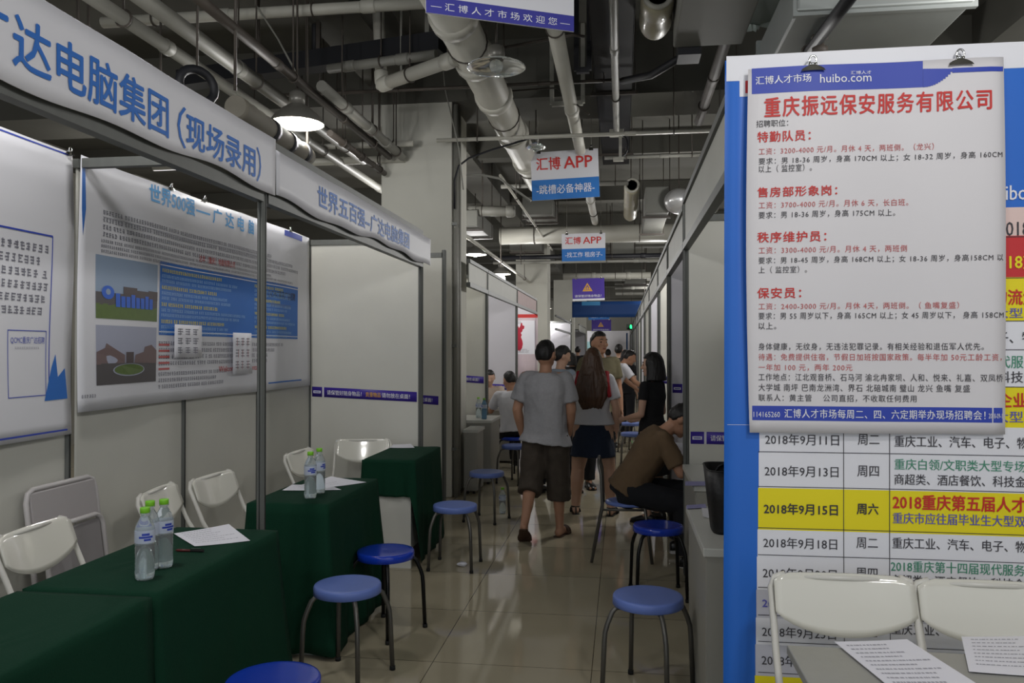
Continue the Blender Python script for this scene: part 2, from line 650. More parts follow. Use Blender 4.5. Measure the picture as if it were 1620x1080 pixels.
def booth(label, xf, xb, y0, y1, end=True, front_post=True, header=True, near_post=False, pm=PANEL, hz=(2.3, 2.565), fm=FASCIA,
          hy=None):
    t = thing('exhibition_booth', label, 'booth', (xf, y0, 0), 0, 'exhibition booth shells')
    n = max(1, round(y1 - y0))
    step = (y1 - y0) / n
    for k in range(n):
        a, b = y0 + k * step + (0.024 if k == 0 else 0), y0 + (k + 1) * step
        panel(t, (xb, a), (xb, b), m=pm)
        post(t, xb, b)
    rail(t, (xb, y0 + 0.024, 2.5), (xb, y1, 2.5), name='top_rail')
    rail(t, (xb, y0 + 0.024, 0.04), (xb, y1, 0.04), name='bottom_rail')
    if end:
        panel(t, (xb, y1), (xf, y1), m=pm, name='partition_panel')
        rail(t, (xb, y1, 2.5), (xf, y1, 2.5), name='top_rail')
        rail(t, (xb, y1, 0.04), (xf, y1, 0.04), name='bottom_rail')
    if front_post:
        post(t, xf, y1, 2.58)
    if near_post:
        post(t, xf, y0, 2.58)
    if header:
        h0 = (hy or y0) + 0.024
        rail(t, (xf, h0, hz[0]), (xf, y1, hz[0]), 0.045, 0.05, 'header_beam')
        rail(t, (xf, h0, hz[1]), (xf, y1, hz[1]), 0.045, 0.04, 'header_beam')
        if fm:
            panel(t, (xf, h0), (xf, y1), hz[0] + 0.02, hz[1] - 0.015, fm, 'fascia_board')
    return t


booth('white panel booth under the blue-lettered banner that starts outside the frame', LX, LB, 0.6, 3.553, end=False, front_post=False)
b1 = booth('white panel booth holding the second blue-lettered banner and purple tape strip', LX, LB, 3.58, 6.60, near_post=True)
rail(b1, (LB + 0.07, 3.58, 2.49), (LX, 3.58, 2.49), name='cross_rail')
t = thing('partition', 'narrow white panel with a post standing just before the concrete pillar', 'partition', (LX, 7.63, 0))
panel(t, (LB, 7.63), (LX - 0.03, 7.63)); post(t, LX - 0.03, 7.63, 2.55); rail(t, (LB, 7.63, 2.5), (LX - 0.05, 7.63, 2.5), name='top_rail')
booth('short white booth directly past the concrete pillar, two clear bottles before its partition', LX, LB, 9.22, 9.95, hy=8.7)
booth('white booth where a man in white sits, past the pillar', LX, LB, 9.95, 12.85, pm=PANEL_COOL)
booth('booth with a red printed header and a red map poster', LX, LB, 12.85, 15.85, pm=PANEL_COOL, fm=mat('pinkish_fascia', (176, 150, 148), 0.6, vary=0.15, scale=6))
booth('booth with bare aluminium header rails past the second pillar', LX, LB, 20.6, 27, pm=PANEL_COOL, hz=(2.1, 2.45), fm=None)
booth('far white booth along the aisle past the third pillar', LX, LB, 32, 38, pm=PANEL_COOL)

# across the aisle
b0 = thing('exhibition_booth', 'white booth whose front partition carries the date schedule poster', 'booth', (0.37, 2.93, 0), 0, 'exhibition booth shells')
for k in range(2):
    panel(b0, (0.38 + k * 0.98, 2.93), (0.38 + (k + 1) * 0.98, 2.93), z1=2.6, name='partition_panel')
post(b0, 2.36, 2.96); post(b0, 1.37, 2.96)
for a, b in ((2.96, 3.8), (3.8, 4.77), (4.77, 5.71)):
    panel(b0, (RB, a), (RB, b)); post(b0, RB, b)
rail(b0, (RX, 3.0, 2.3), (RX, 5.71, 2.3), 0.045, 0.05, 'header_beam')
rail(b0, (RX, 3.0, 2.62), (RX, 5.71, 2.62), 0.045, 0.04, 'header_beam')
panel(b0, (RX, 3.0), (RX, 5.71), 2.32, 2.6, FASCIA, 'fascia_board')
panel(b0, (RX, 5.71), (RB, 5.71), name='partition_panel'); post(b0, RX, 5.71, 2.64); post(b0, RX, 2.97, 2.6)
rail(b0, (RX, 5.71, 2.5), (RB, 5.71, 2.5), name='top_rail')
ys = [5.71, 7.7, 9.75, 12.8, 15.75, 18.7, 21.7, 24.7, 28, 31, 34, 38, 42]
where = ['beside the man writing in brown', 'behind the bob-haired woman', 'beside the man in the white shirt', 'first past the white-shirted man',
         'second past the white-shirted man', 'third past the white-shirted man', 'below the blue cross banner', 'just past the blue cross banner',
         'third past the blue cross banner', 'fourth past the blue cross banner', 'fifth past the blue cross banner', 'last before the end wall']
for i in range(12):
    booth('white aisle booth ' + where[i], RX, RB, ys[i], ys[i + 1], pm=PANEL if i % 2 else PANEL_COOL, hz=(2.3, 2.58))

# end wall furniture far down the aisle
mb = MB(); mb.box(-2.6, 45.0, 0, 1.6, 45.05, 2.6)
o = mb.build('end_partition', PANEL_COOL); tag(o, 'pale partition closing the far end of the aisle', 'partition')
mb = MB(); mb.box(0.22, 36, 0.0, 0.28, 37.2, 2.3)
o = mb.build('banner_stand', mat('far_blue_banner', (48, 100, 168), 0.6)); tag(o, 'small blue upright banner far down the aisle', 'banner')
mb = MB(); mb.box(-2.3, 44.96, 1.0, -1.2, 44.998, 2.0)
o = mb.build('poster', mat('pale_cyan_poster', (150, 190, 196), 0.6)); tag(o, 'pale cyan poster on the partition at the end of the aisle', 'poster')

# conduits running up the pillar's aisle face
for k, (x, y, r, m, lab) in enumerate(((-1.755, 8.36, 0.03, PIPE_GREY, 'thick grey conduit up the corner of the concrete pillar'),
                                  (-1.768, 8.43, 0.016, PIPE_DARK, 'thin dark conduit up the aisle face of the pillar'),
                                  (-1.755, 8.5, 0.028, PIPE_GREY, 'grey conduit up the aisle face of the pillar, just behind the dark one'))):
    t = thing('conduit', lab, 'pipe', (x, y, 0))
    mb = MB(); mb.tube([(x, y, 0), (x, y, 4.2)], r, 10); mb.build('pipe', m, t)
    for z in (0.5, 1.6, 2.9, 3.8):
        mb = MB(); mb.box(x - 0.034, y - r - 0.012, z, x + r * 0.6, y + r + 0.012, z + 0.03); mb.build('clamp', ALU, t)
t = thing('cable', 'black cable looping off the pillar top towards the ceiling pipes', 'cable', (-1.72, 8.4, 0))
mb = MB()
mb.tube([at_y(x, y, 8.3) for x, y in ((719, 330), (719, 285), (726, 262), (742, 250), (775, 238), (815, 226), (850, 215))], 0.011, 6)
mb.build('wire', BLACK_TRAY, t)
mb = MB()
mb.tube([at_y(x, y, 8.28) for x, y in ((738, 277), (760, 276), (790, 282), (815, 300), (840, 318))], 0.013, 6)
mb.build('wire', PIPE_GREY, t)

# ================================================================ banners on the headers
def banner(label, y0, y1, z0, z1, texts, seed):
    rip = lambda a, b: 0.003 * sin(a * 5.1 + seed) + 0.0018 * sin(a * 11 + b * 6 + seed)
    S = Surf((LX + 0.045, y0, z0), (0, 1, 0), (0, 0, 1), rip)
    o = sheet('banner', S, 0, y1 - y0, 0, z1 - z0, VINYL, 0.003, 0.05,
              edge=lambda a, b: (a, b + (0.012 * sin(a * 3.3 + seed) + 0.008 * sin(a * 9)) * (1 - b / (z1 - z0))))
    tag(o, label, 'banner')
    art = Art(S)
    for s, ya, yb, za, zb, bold in texts:
        art.text(s, ya - y0, za - z0, yb - y0, zb - z0, BLUE, 3, bold)
    art.build('lettering', o)
    return o


BX = LX + 0.045
BY = lambda px: at_x(px, 250, BX).y
z0, z1 = at_x(110, 146, BX).z, at_x(110, 68, BX).z
pitch = (BY(266) - BY(18)) / 5
banner('long white banner with blue characters and bracketed words, cut by the frame edge', 0.8, 3.62, at_x(200, 205, BX).z, at_x(250, 109, BX).z,
       [('广', BY(18) - pitch, BY(18) - 0.02, z0, z1, 0.018), ('达电脑集团', BY(18), BY(266), z0, z1, 0.017), ('（', BY(281), BY(295), z0 - 0.01, z1, 0.0),
        ('现场录用', BY(296), BY(403), z0 + 0.005, z1 - 0.015, 0.02), ('）', BY(405), BY(412), z0 - 0.01, z1, 0.0)], 0.3)
z0, z1 = at_x(512, 331, BX).z, at_x(512, 297, BX).z
banner('white banner with blue characters ending at the wrapped corner post', 3.63, 6.78, at_x(560, 366, BX).z, at_x(560, 316, BX).z + 0.03,
       [('世界五百强--广达电脑集团', BY(503), BY(647), z0, z1, 0.022)], 2.0)

# ================================================================ tape strips
def tape(label, x0, x1, y, z, slope=0.0, h=0.085, face=-1, full=True):
    S = Surf((x0, y - 0.0085, z), (1, 0, slope), (0, 0, 1))
    w = x1 - x0
    o = sheet('tape_strip', S, 0, w, 0, h, PURPLE, 0.001, 0.5)
    tag(o, label, 'tape strip')
    a = Art(S)
    a.rect(0.1 * 0.92, 0, 0.1 * 1.08, h, VINYL)
    if full:
        a.rect(0.012, h * 0.36, 0.078, h * 0.62, WHITE_INK)
        a.rect(0.02, h * 0.44, 0.07, h * 0.54, VIOLET_INK, 2)
        e = w - 0.06
        k = (e - 0.135) / 20
        a.text('请保管好随身物品！', 0.135, h * 0.26, 0.135 + 8.4 * k, h * 0.74, WHITE_INK, 2, 0.012)
        a.text('贵重物品', 0.135 + 9.4 * k, h * 0.26, 0.135 + 13 * k, h * 0.74, AMBER, 2, 0.012)
        a.text('请勿放在桌面！', 0.135 + 13.3 * k, h * 0.26, e, h * 0.74, WHITE_INK, 2, 0.012)
    a.build('lettering', o)
    return o


def tape_px(label, y, p0, p1, x0, x1):
    """A strip whose centre line passes through two seen points of the partition at depth y."""
    A, B = at_y(p0[0], p0[1], y), at_y(p1[0], p1[1], y)
    sl = (B.z - A.z) / (B.x - A.x)
    tape(label, x0, x1, y, A.z + (x0 - A.x) * sl - 0.042, sl)


tape_px('purple lettered tape strip across the partition above the far green table', 6.60, (493, 619), (664, 628), LB + 0.03, LX - 0.03)
tape_px('purple tape end on the narrow panel by the pillar', 7.63, (673, 632), (694, 633.5), -2.62, at_y(694, 633, 7.63).x)
tape_px('purple tape on the partition above the two clear bottles', 9.95, (736, 599), (764, 601), LB + 0.03, LX - 0.035)
tape_px('purple tape on the partition beside the seated man in white', 12.85, (775, 611), (796, 612), LB + 0.03, LX - 0.035)
tape_px('purple tape on the partition beside the dark bag on the counter', 5.71, (1092, 692), (1147, 693), RX + 0.03, RX + 1.0)
tape_px('purple tape on the partition above the head of the man in brown', 7.7, (1066, 614), (1082, 614.5), RX + 0.03, RX + 1.0)
tape_px('purple tape on the partition behind the bob-haired woman', 9.75, (1050, 601), (1058, 601), RX + 0.03, RX + 1.0)

# ================================================================ posters on the back wall beside the green tables
CLIPS = []
def binder_clip(label, p, n=(0, -1, 0), s=1.0):
    """Nickel bulldog clip: jaw bar, two flared lips and a round grip, gripping a sheet's top edge."""
    t = thing('binder_clip', label, 'clip', p, 0, 'metal clips on poster edges')
    n = V(n).normalized(); u = V((0, 0, 1)).cross(n) * -1
    p = V(p)
    mb = MB()
    ring = []
    for k in range(9):
        a = -1 + k / 4
        ring.append((a, 0.006 * (1 - a * a)))
    top = [p + u * (a * 0.036 * s) + V((0, 0, -0.016 * s + 2.2 * d)) + n * 0.010 * s for a, d in ring]
    bot = [p + u * (a * 0.040 * s) + V((0, 0, -0.026 * s + 0.4 * d)) + n * (0.016 * s) for a, d in ring]
    mb.add(top + bot, [(i, i + 1, i + 10, i + 9) for i in range(8)], 0, True)
    top2 = [q - n * 0.02 * s for q in top]; bot2 = [q - n * 0.032 * s for q in bot]
    mb.add(top2 + bot2, [(i + 9, i + 10, i + 1, i) for i in range(8)], 0, True)
    mb.add(top + top2, [(i, i + 1, i + 10, i + 9) for i in range(8)], 0, True)
    mb.build('jaw', CHROME, t, fix=False)
    mb = MB()
    mb.tube([p + u * (0.012 * s * cos(a)) + V((0, 0, 0.014 * s + 0.016 * s * sin(a))) + n * 0.004 * s for a in [pi * k / 8 - 0.5 for k in range(12)]], 0.0035 * s, 6)
    mb.build('grip', CHROME, t)
    mb = MB(); mb.tube([p - u * 0.014 * s + V((0, 0, 0.002)), p + u * 0.014 * s + V((0, 0, 0.002))], 0.006 * s, 8); mb.build('spring', CHROME, t)
    return t


SKYP = mat('printed_sky', (136, 154, 178), 0.5); LAWN = mat('printed_lawn', (84, 106, 44), 0.5, vary=0.2, scale=30)
ROAD = mat('printed_road', (78, 74, 76), 0.5); BLDG = mat('printed_building', (112, 92, 92), 0.5); BLDG_D = mat('printed_dark_building', (74, 62, 64), 0.5)
LOGOB = mat('printed_logo_blue', (34, 92, 196), 0.5); CLOUD = mat('printed_cloud', (160, 164, 184), 0.5)

X = LB + 0.034
# the tall poster with two photographs
y0, y1 = at_x(119, 440, X).y, at_x(489, 480, X).y
za, zb = 1.27, 2.53
rip = lambda a, b: 0.010 + 0.008 * sin(a * 3.1 + 1.2) + 0.006 * sin(a * 7 - b * 3) + 0.012 * max(0, 1 - a / 0.35) * max(0, b - 0.6)
S = Surf((X, y0, za), (0, 1, 0), (0, 0, 1), rip)
o = sheet('poster', S, 0, y1 - y0, 0, zb - za, VINYL, 0.002, 0.06)
tag(o, 'wide white recruitment poster with two photographs and a blue text block', 'poster')
a = Art(S)
H = zb - za
U = lambda px: S.uv(px, 450)[0]
def Z(px, py): return S.uv(px, py)[1]
# heading: characters spread along one line
a.text('世界500强', U(232), Z(270, 330), U(308), Z(270, 303), SKYBLUE, 3, 0.03)
zl, zh = Z(270, 332), Z(270, 306)
a.rect(U(310), (zl + zh) / 2 - 0.006, U(332), (zl + zh) / 2 + 0.006, SKYBLUE, 3)
for ch, xa, xb in (('广', 336, 349), ('达', 354, 366), ('电', 372, 382), ('脑', 389, 398), ('集', 404, 413)):
    a.text(ch, U(xa), zl, U(xb), zh, SKYBLUE, 3, 0.025)
a.rect(U(158), Z(250, 366) + 0.0, U(420), Z(250, 366) + 0.003, INK_FAINT, 2)
w_end = U(472)
a.scribble(U(158), Z(200, 384), w_end, Z(200, 340), INK_SOFT, 4, 1.0, 2, 3)
a.scribble(U(155), Z(200, 408), w_end, Z(200, 385), INK_SOFT, 3, 1.0, 2, 4)
a.text('达丰（重庆）电脑有限公司', U(315), Z(340, 419), U(368), Z(340, 408), RED, 3, 0.0)
# photographs
p0, p1 = U(147), U(246)
def photo(z0, z1, kind):
    pm = MB()
    pa = Art(S)
    W, Hh = p1 - p0, z1 - z0
    R = lambda u0, v0, u1, v1, m, l: pa.rect(p0 + u0 * W, z0 + v0 * Hh, p0 + u1 * W, z0 + v1 * Hh, m, l)
    P = lambda pts, m, l: pa.poly([(p0 + x * W, z0 + y * Hh) for x, y in pts], m, l)
    if kind == 0:
        R(0, 0, 1, 1, SKYP, 1); R(0, 0, 1, .24, LAWN, 2); R(0, .22, 1, .42, ROAD, 2)
        R(.4, .4, .62, .54, BLDG_D, 3); R(.62, .38, .82, .5, BLDG_D, 3); R(.82, .36, 1, .52, BLDG_D, 3)
        P([(.09 + .09 * cos(k * pi / 8) + .08, .42 + .11 * sin(k * pi / 8)) for k in range(16)], LOGOB, 4)
        P([(.17 + .035 * cos(k * pi / 6), .43 + .05 * sin(k * pi / 6)) for k in range(12)], SKYP, 5)
        for k in range(8):
            R(.28 + .08 * k, .2, .345 + .08 * k, .38 + (.04 if k % 3 == 0 else 0), LOGOB, 4)
    else:
        R(0, 0, 1, 1, CLOUD, 1); R(0, 0, 1, .36, ROAD, 2)
        P([(0, .34), (0, .55), (.12, .62), (.14, .7), (.3, .58), (.42, .5), (.42, .36)], BLDG, 3)
        R(.44, .36, .57, .55, BLDG_D, 3)
        P([(.58, .36), (.6, .5), (.75, .55), (.77, .64), (.9, .68), (1, .58), (1, .34)], BLDG, 3)
        P([(.5 + .27 * cos(k * pi / 10), .24 + .11 * sin(k * pi / 10)) for k in range(20)], CLOUD, 4)
        P([(.5 + .25 * cos(k * pi / 10), .245 + .095 * sin(k * pi / 10)) for k in range(20)], LAWN, 5)
    q = pa.build('photograph', o)
    tag(q, ('printed photo of blue letters on a lawn', 'printed photo of a plaza with buildings')[kind])
photo(Z(200, 506), Z(200, 411), 0)
photo(Z(200, 606), Z(200, 516), 1)
# blue block of job lines
u0, u1, v0, v1 = U(250), U(470), Z(330, 532), Z(330, 428)
a.rect(u0, v0, u1, v1, BLUE, 2); a.rect(u0, v1 - 0.022, u1, v1 - 0.016, WHITE_INK, 3); a.rect(u0, v0 + 0.016, u1, v0 + 0.022, WHITE_INK, 3)
hh = (v1 - v0) / 4.3
for k in range(4):
    vb = v1 - 0.03 - k * hh
    for c, (ua, ub) in enumerate(((u0 + 0.02, u0 + (u1 - u0) * 0.55), (u0 + (u1 - u0) * 0.6, u1 - 0.03))):
        a.scribble(ua, vb - hh * 0.34, ub, vb, YELLOW, 1, 0.75, 4, 10 + k * 3 + c)
        a.scribble(ua, vb - hh * 0.95, ub, vb - hh * 0.36, mat('pale_blue_ink', (150, 190, 226), 0.5), 2, 1.0, 4, 40 + k * 3 + c)
a.scribble(U(250), Z(300, 578), U(470), Z(300, 538), INK_SOFT, 4, 0.9, 2, 77)
for k in range(5):
    vv = Z(300, 544 + k * 9)
    a.rect(U(250), vv - 0.012, U(268), vv, RED_SOFT, 3)
a.scribble(U(250), Z(300, 612), U(395), Z(300, 584), INK_SOFT, 3, 0.75, 2, 78)
a.text('Welcome to Quanta!', U(345), Z(370, 588), U(405), Z(370, 578), RED, 3, 0.0)
# column past the post: blue dash and the caption of the code that stood there
a.rect(U(446), Z(446, 372), U(476), Z(446, 363), BLUE_DEEP, 3)
a.text('QCMC重庆广达招聘', U(420), Z(445, 474), U(465), Z(445, 461), INK, 3, 0.01)
a.scribble(U(424), Z(445, 488), U(464), Z(445, 480), INK_SOFT, 1, 1.0, 2, 5, False)
a.rect(U(420), Z(450, 604), U(475), Z(450, 602), BLUE, 3)
a.poly([(U(120), Z(120, 250)), (U(125), Z(125, 252)), (U(129), Z(129, 330)), (U(125), Z(125, 372)), (U(122), Z(122, 330))], BLUE, 3)
a.scribble(U(124), Z(130, 631), U(150), Z(130, 622), INK_SOFT, 1, 1.0, 2, 6, False)
a.build('print', o)

# handwritten notes stuck over it
def note(label, xa, ya, xb, yb, tilt, seed):
    S2 = Surf(S.pt(0, 0, 0.012), S.u, S.v, rip)
    ua, va = S2.uv(xa, yb); ub, vb = S2.uv(xb, ya)
    w, h = ub - ua, vb - va
    e = lambda p, q: (p + tilt * (q - va), q)
    n = sheet('handwritten_note', S2, ua, ub, va, vb, SHEET, 0.001, 0.06, edge=e)
    tag(n, label, 'note')
    an = Art(S2)
    rnd = random.Random(seed)
    for r in range(3):
        for c in range(3):
            cx, cy = ua + w * (0.22 + 0.28 * c), vb - h * (0.22 + 0.28 * r)
            for k in range(3):
                dx = w * 0.1
                yy = cy + (k - 1) * h * 0.07
                an.rect_flat(cx - dx, yy, cx + dx * rnd.uniform(.4, 1), yy + 0.005, INK_SOFT, 2)
            xx = cx + rnd.uniform(-.5, .5) * w * 0.08
            an.rect_flat(xx, cy - h * 0.1, xx + 0.005, cy + h * 0.1, RED_SOFT if seed == 2 else INK_SOFT, 2)
    an.build('handwriting', n)
note('square handwritten note taped on the poster below the blue block', 276, 515, 318, 566, 0.02, 1)
note('tall handwritten note taped over the poster edge beside the post', 368, 527, 397, 592, -0.03, 2)

# the cropped poster at the frame edge
y0b, y1b = 1.9, at_x(112, 440, X).y
S3 = Surf((X + 0.01, y0b, 1.17), (0, 1, 0), (0, 0, 1), lambda a, b: 0.012 + 0.012 * sin(a * 2.6 + 0.4) + 0.008 * sin(b * 5 + a * 2))
o3 = sheet('poster', S3, 0, y1b - y0b, 0, 1.36, VINYL, 0.002, 0.06)
tag(o3, 'white poster with a blue outlined text box, cropped by the frame edge', 'poster')
a = Art(S3)
U3 = lambda px: S3.uv(px, 450)[0]
Z3 = lambda px, py: S3.uv(px, py)[1]
ub = U3(80)
a.rect(0.1, Z3(70, 372) - 0.004, ub, Z3(70, 372) + 0.004, BLUE_DEEP, 2)
a.rect(ub - 0.004, Z3(78, 626), ub + 0.002, Z3(70, 372), BLUE_DEEP, 2)
a.scribble(0.1, Z3(40, 440), U3(77), Z3(40, 378), INK_SOFT, 3, 1.0, 2, 21, False)
a.scribble(0.1, Z3(40, 500), U3(77), Z3(40, 440), INK_SOFT, 3, 1.0, 2, 22, False)
q0, q1, r0, r1 = U3(12), U3(75), Z3(40, 628), Z3(40, 522)
for (a0, b0, a1, b1) in ((q0, r1 - .004, q1, r1), (q0, r0, q1, r0 + .004), (q0, r0, q0 + .004, r1), (q1 - .004, r0, q1, r1)):
    a.rect(a0, b0, a1, b1, BLUE_DEEP, 2)
a.text('QCMC重庆广达招聘', U3(17), Z3(40, 544), U3(72), Z3(40, 532), BLUE_DEEP, 3, 0.0)
a.scribble(U3(24), Z3(40, 553), U3(66), Z3(40, 547), INK_FAINT, 1, 1, 2, 23, False)
a.poly([(U3(72), Z3(72, 634)), (U3(84), Z3(84, 580)), (U3(90), Z3(90, 560)), (U3(94), Z3(94, 596)), (U3(105), Z3(105, 582)), (U3(109), Z3(109, 630))], BLUE, 2)
a.rect(0.1, 0.02, U3(108), 0.028, BLUE_DEEP, 2)
a.rect(0.1, 1.342, U3(108), 1.349, BLUE_DEEP, 2)
a.build('print', o3)
for lab, px, py in (('small metal clip at the corner where the two wall posters meet', 112, 229), ('small metal clip on the poster top above the heading', 272, 286),
                    ('small metal clip on the poster top near the corner post', 325, 305), ('small metal clip on the poster past the post', 460, 360)):
    p = at_x(px, py, X + 0.02)
    binder_clip(lab, (X + 0.015, p.y, 2.535 if px > 150 else 2.53), (1, 0, 0), 0.75)

# ================================================================ the security job poster and the date schedule
SY = 2.905
SC_S = Surf((at_y(1148, 500, SY).x, SY, 0.0), (1, 0, 0), (0, 0, 1), lambda a, b: 0.005 * sin(a * 4 + b * 2) + 0.004 * sin(b * 5 + 1) + 0.003 * max(0, 0.05 - a) * 20)
top = SC_S.uv(1300, 89)[1]
o = sheet('schedule_poster', SC_S, 0, 1.5, 0.18, top, POSTER_BLUE, 0.003, 0.06, edge=lambda a, b: (a - 0.012 * (top - b) / 2.2, b))
tag(o, 'large blue bordered poster with a table of 2018 fair dates', 'poster')
a = Art(SC_S)
a.rpx(1149, 100, 1800, 89.5, WHITE_INK, 1)
a.rpx(1150, 672, 1200, 670.8, WHITE_INK, 2)
uR = 1.46
def band(py0, py1, m, px0=1200):
    (ua, va), (_, vb) = SC_S.uv(px0, py1), SC_S.uv(px0, py0)
    a.rect(ua, va, uR, vb, m, 1)
band(337, 380, PINK_ROW); band(380, 443, RED_ROW); band(443, 509, YELLOW); band(509, 610, WHITE_INK); band(610, 671, YELLOW)
rows = [671, 715.5, 771, 837, 880, 932, 976, 1018, 1067, 1120]
fills = [WHITE_INK, WHITE_INK, YELLOW, WHITE_INK, WHITE_INK, GREY_ROW, WHITE_INK, GREY_ROW, YELLOW]
for i, m in enumerate(fills):
    band(rows[i], rows[i + 1], m, 1201 - i * 0.9)
for y in (380, 443, 509, 553, 610) + tuple(rows[1:]):
    v = SC_S.uv(1300, y)[1]
    a.rect(SC_S.uv(1199, y)[0], v - 0.0012, uR, v + 0.0012, INK, 3)
for px in (1338, 1411):
    u = SC_S.uv(px - 3, 850)[0]
    a.rect(u - 0.0012, 0.2, u + 0.0012, SC_S.uv(px, 340)[1], INK, 3)
def drow(y, date, day, md=INK, bold=0.004, tall=17.5):
    sh = -(y - 695) * 0.016
    a.tpx(date, 1210 + sh, y - tall / 2, 1327 + sh, y + tall / 2, md, 4, bold)
    a.tpx(day, 1357 + sh * .7, y - tall / 2, 1391 + sh * .7, y + tall / 2, md, 4, bold)
drow(695, '2018年9月11日', '周二'); drow(745, '2018年9月13日', '周四'); drow(805, '2018年9月15日', '周六', INK, 0.02)
drow(859, '2018年9月18日', '周二'); drow(907, '2018年9月20日', '周四'); drow(955, '2018年9月22日', '周六', VIOLET_INK, 0.02, 15)
drow(1000, '2018年9月25日', '周二'); drow(1045, '2018年9月27日', '周四')
for y in (699, 862, 999):
    a.tpx('重庆工业、汽车、电子、物', 1415 - (y - 699) * .016, y - 9, 1624, y + 9, INK, 4, 0.006)
a.tpx('重庆白领/文职类大型专场', 1415, 727, 1621, 744.5, GREEN_INK, 4, 0.006)
a.tpx('商超类、酒店餐饮、科技金', 1415, 751, 1622, 768.5, INK, 4, 0.006)
a.tpx('2018重庆第五届人才', 1413, 784, 1622, 808, RED, 4, 0.02)
a.tpx('重庆市应往届毕业生大型双', 1413, 813, 1622, 831, VIOLET_INK, 4, 0.012)
a.tpx('2018重庆第十四届现代服务', 1410, 890, 1622, 908, GREEN_INK, 4, 0.006)
a.tpx('商超类、酒店餐饮、科技金', 1410, 912.5, 1622, 930, INK, 4, 0.006)
# what shows past the hanging poster's edge
a.tpx('huibo.com', 1562, 293, 1680, 316, WHITE_INK, 4, 0.01)
a.tpx('2018', 1578, 351, 1628, 373, INK, 4, 0.004)
a.tpx('2018重庆', 1566, 401, 1668, 426, YELLOW, 4, 0.02)
a.tpx('物流大', 1569, 458, 1640, 482, RED, 4, 0.02)
a.tpx('大型双', 1572, 487, 1640, 503, VIOLET_INK, 4, 0.01)
a.tpx('子、物', 1575, 524, 1634, 543, INK, 4, 0.006)
a.tpx('代服务', 1577, 562, 1637, 582, GREEN_INK, 4, 0.006)
a.tpx('科技金', 1577, 587, 1637, 605, INK, 4, 0.006)
a.tpx('企业双', 1576, 621, 1648, 644, RED, 4, 0.02)
a.tpx('大型双', 1572, 650, 1640, 668, VIOLET_INK, 4, 0.01)
a.rpx(1170, 152, 1196, 121, WHITE_INK, 2)
a.rpx(1179, 147, 1196, 128, RED_ROW, 3)
a.build('print', o)

JY = 2.875
J = Surf((at_y(1185, 500, JY).x, JY, 0.0), (1, 0, 0), (0, 0, 1),
         lambda a, b: 0.004 * sin(a * 6 + 0.5) + 0.003 * sin(a * 13 + b * 2) + 0.004 * sin(b * 3.4) - 0.012 * max(0, a - 0.8) / 0.07)
ua, va = J.uv(1186, 683); ub, vb = J.uv(1589, 90)
o = sheet('job_poster', J, ua, ub, va, vb, PAPER_POSTER, 0.0015, 0.04, edge=lambda p, q: (p - 0.010 * sin((q - va) / (vb - va) * 3.0) * (1 if p < 0.4 else -0.4), q + 0.006 * (p - 0.4)))
tag(o, 'white hanging job poster with red headings for security guards', 'poster')
a = Art(J, 0.04)
# blue head band with a swept end
a.rpx(1189, 138, 1460, 109, BLUE_DEEP, 1)
for k in range(12):
    x = 1460 + 47 * k / 12
    a.rpx(x - 0.15, 138 - 26 * ((k + 0.5) / 12) ** 2, x + 47 / 12, 109, BLUE_DEEP, 2)
a.rpx(1506, 112, 1588, 108.2, BLUE_DEEP, 2)
a.tpx('汇博人才市场', 1195, 120, 1282, 133, WHITE_INK, 3, 0.012)
a.tpx('huibo.com', 1296, 117.5, 1378, 131, WHITE_INK, 3, 0.004)
a.tpx('汇博人才', 1345, 112.6, 1378, 118.2, WHITE_INK, 3, 0.004)
T = a.tpx
T('重庆振远保安服务有限公司', 1209, 148.5, 1568, 180, RED, 3, 0.018, 1.16)
T('招聘职位：', 1196, 190.5, 1246, 201.5, INK, 3)
for s, x1, ya, yb in (('特勤队员：', 1281, 208, 224.6), ('售房部形象岗：', 1323, 295.4, 311), ('秩序维护员：', 1306, 366.5, 383), ('保安员：', 1267, 455, 471.5)):
    T(s, 1198, ya, x1, yb, RED, 3, 0.018, 1.14)
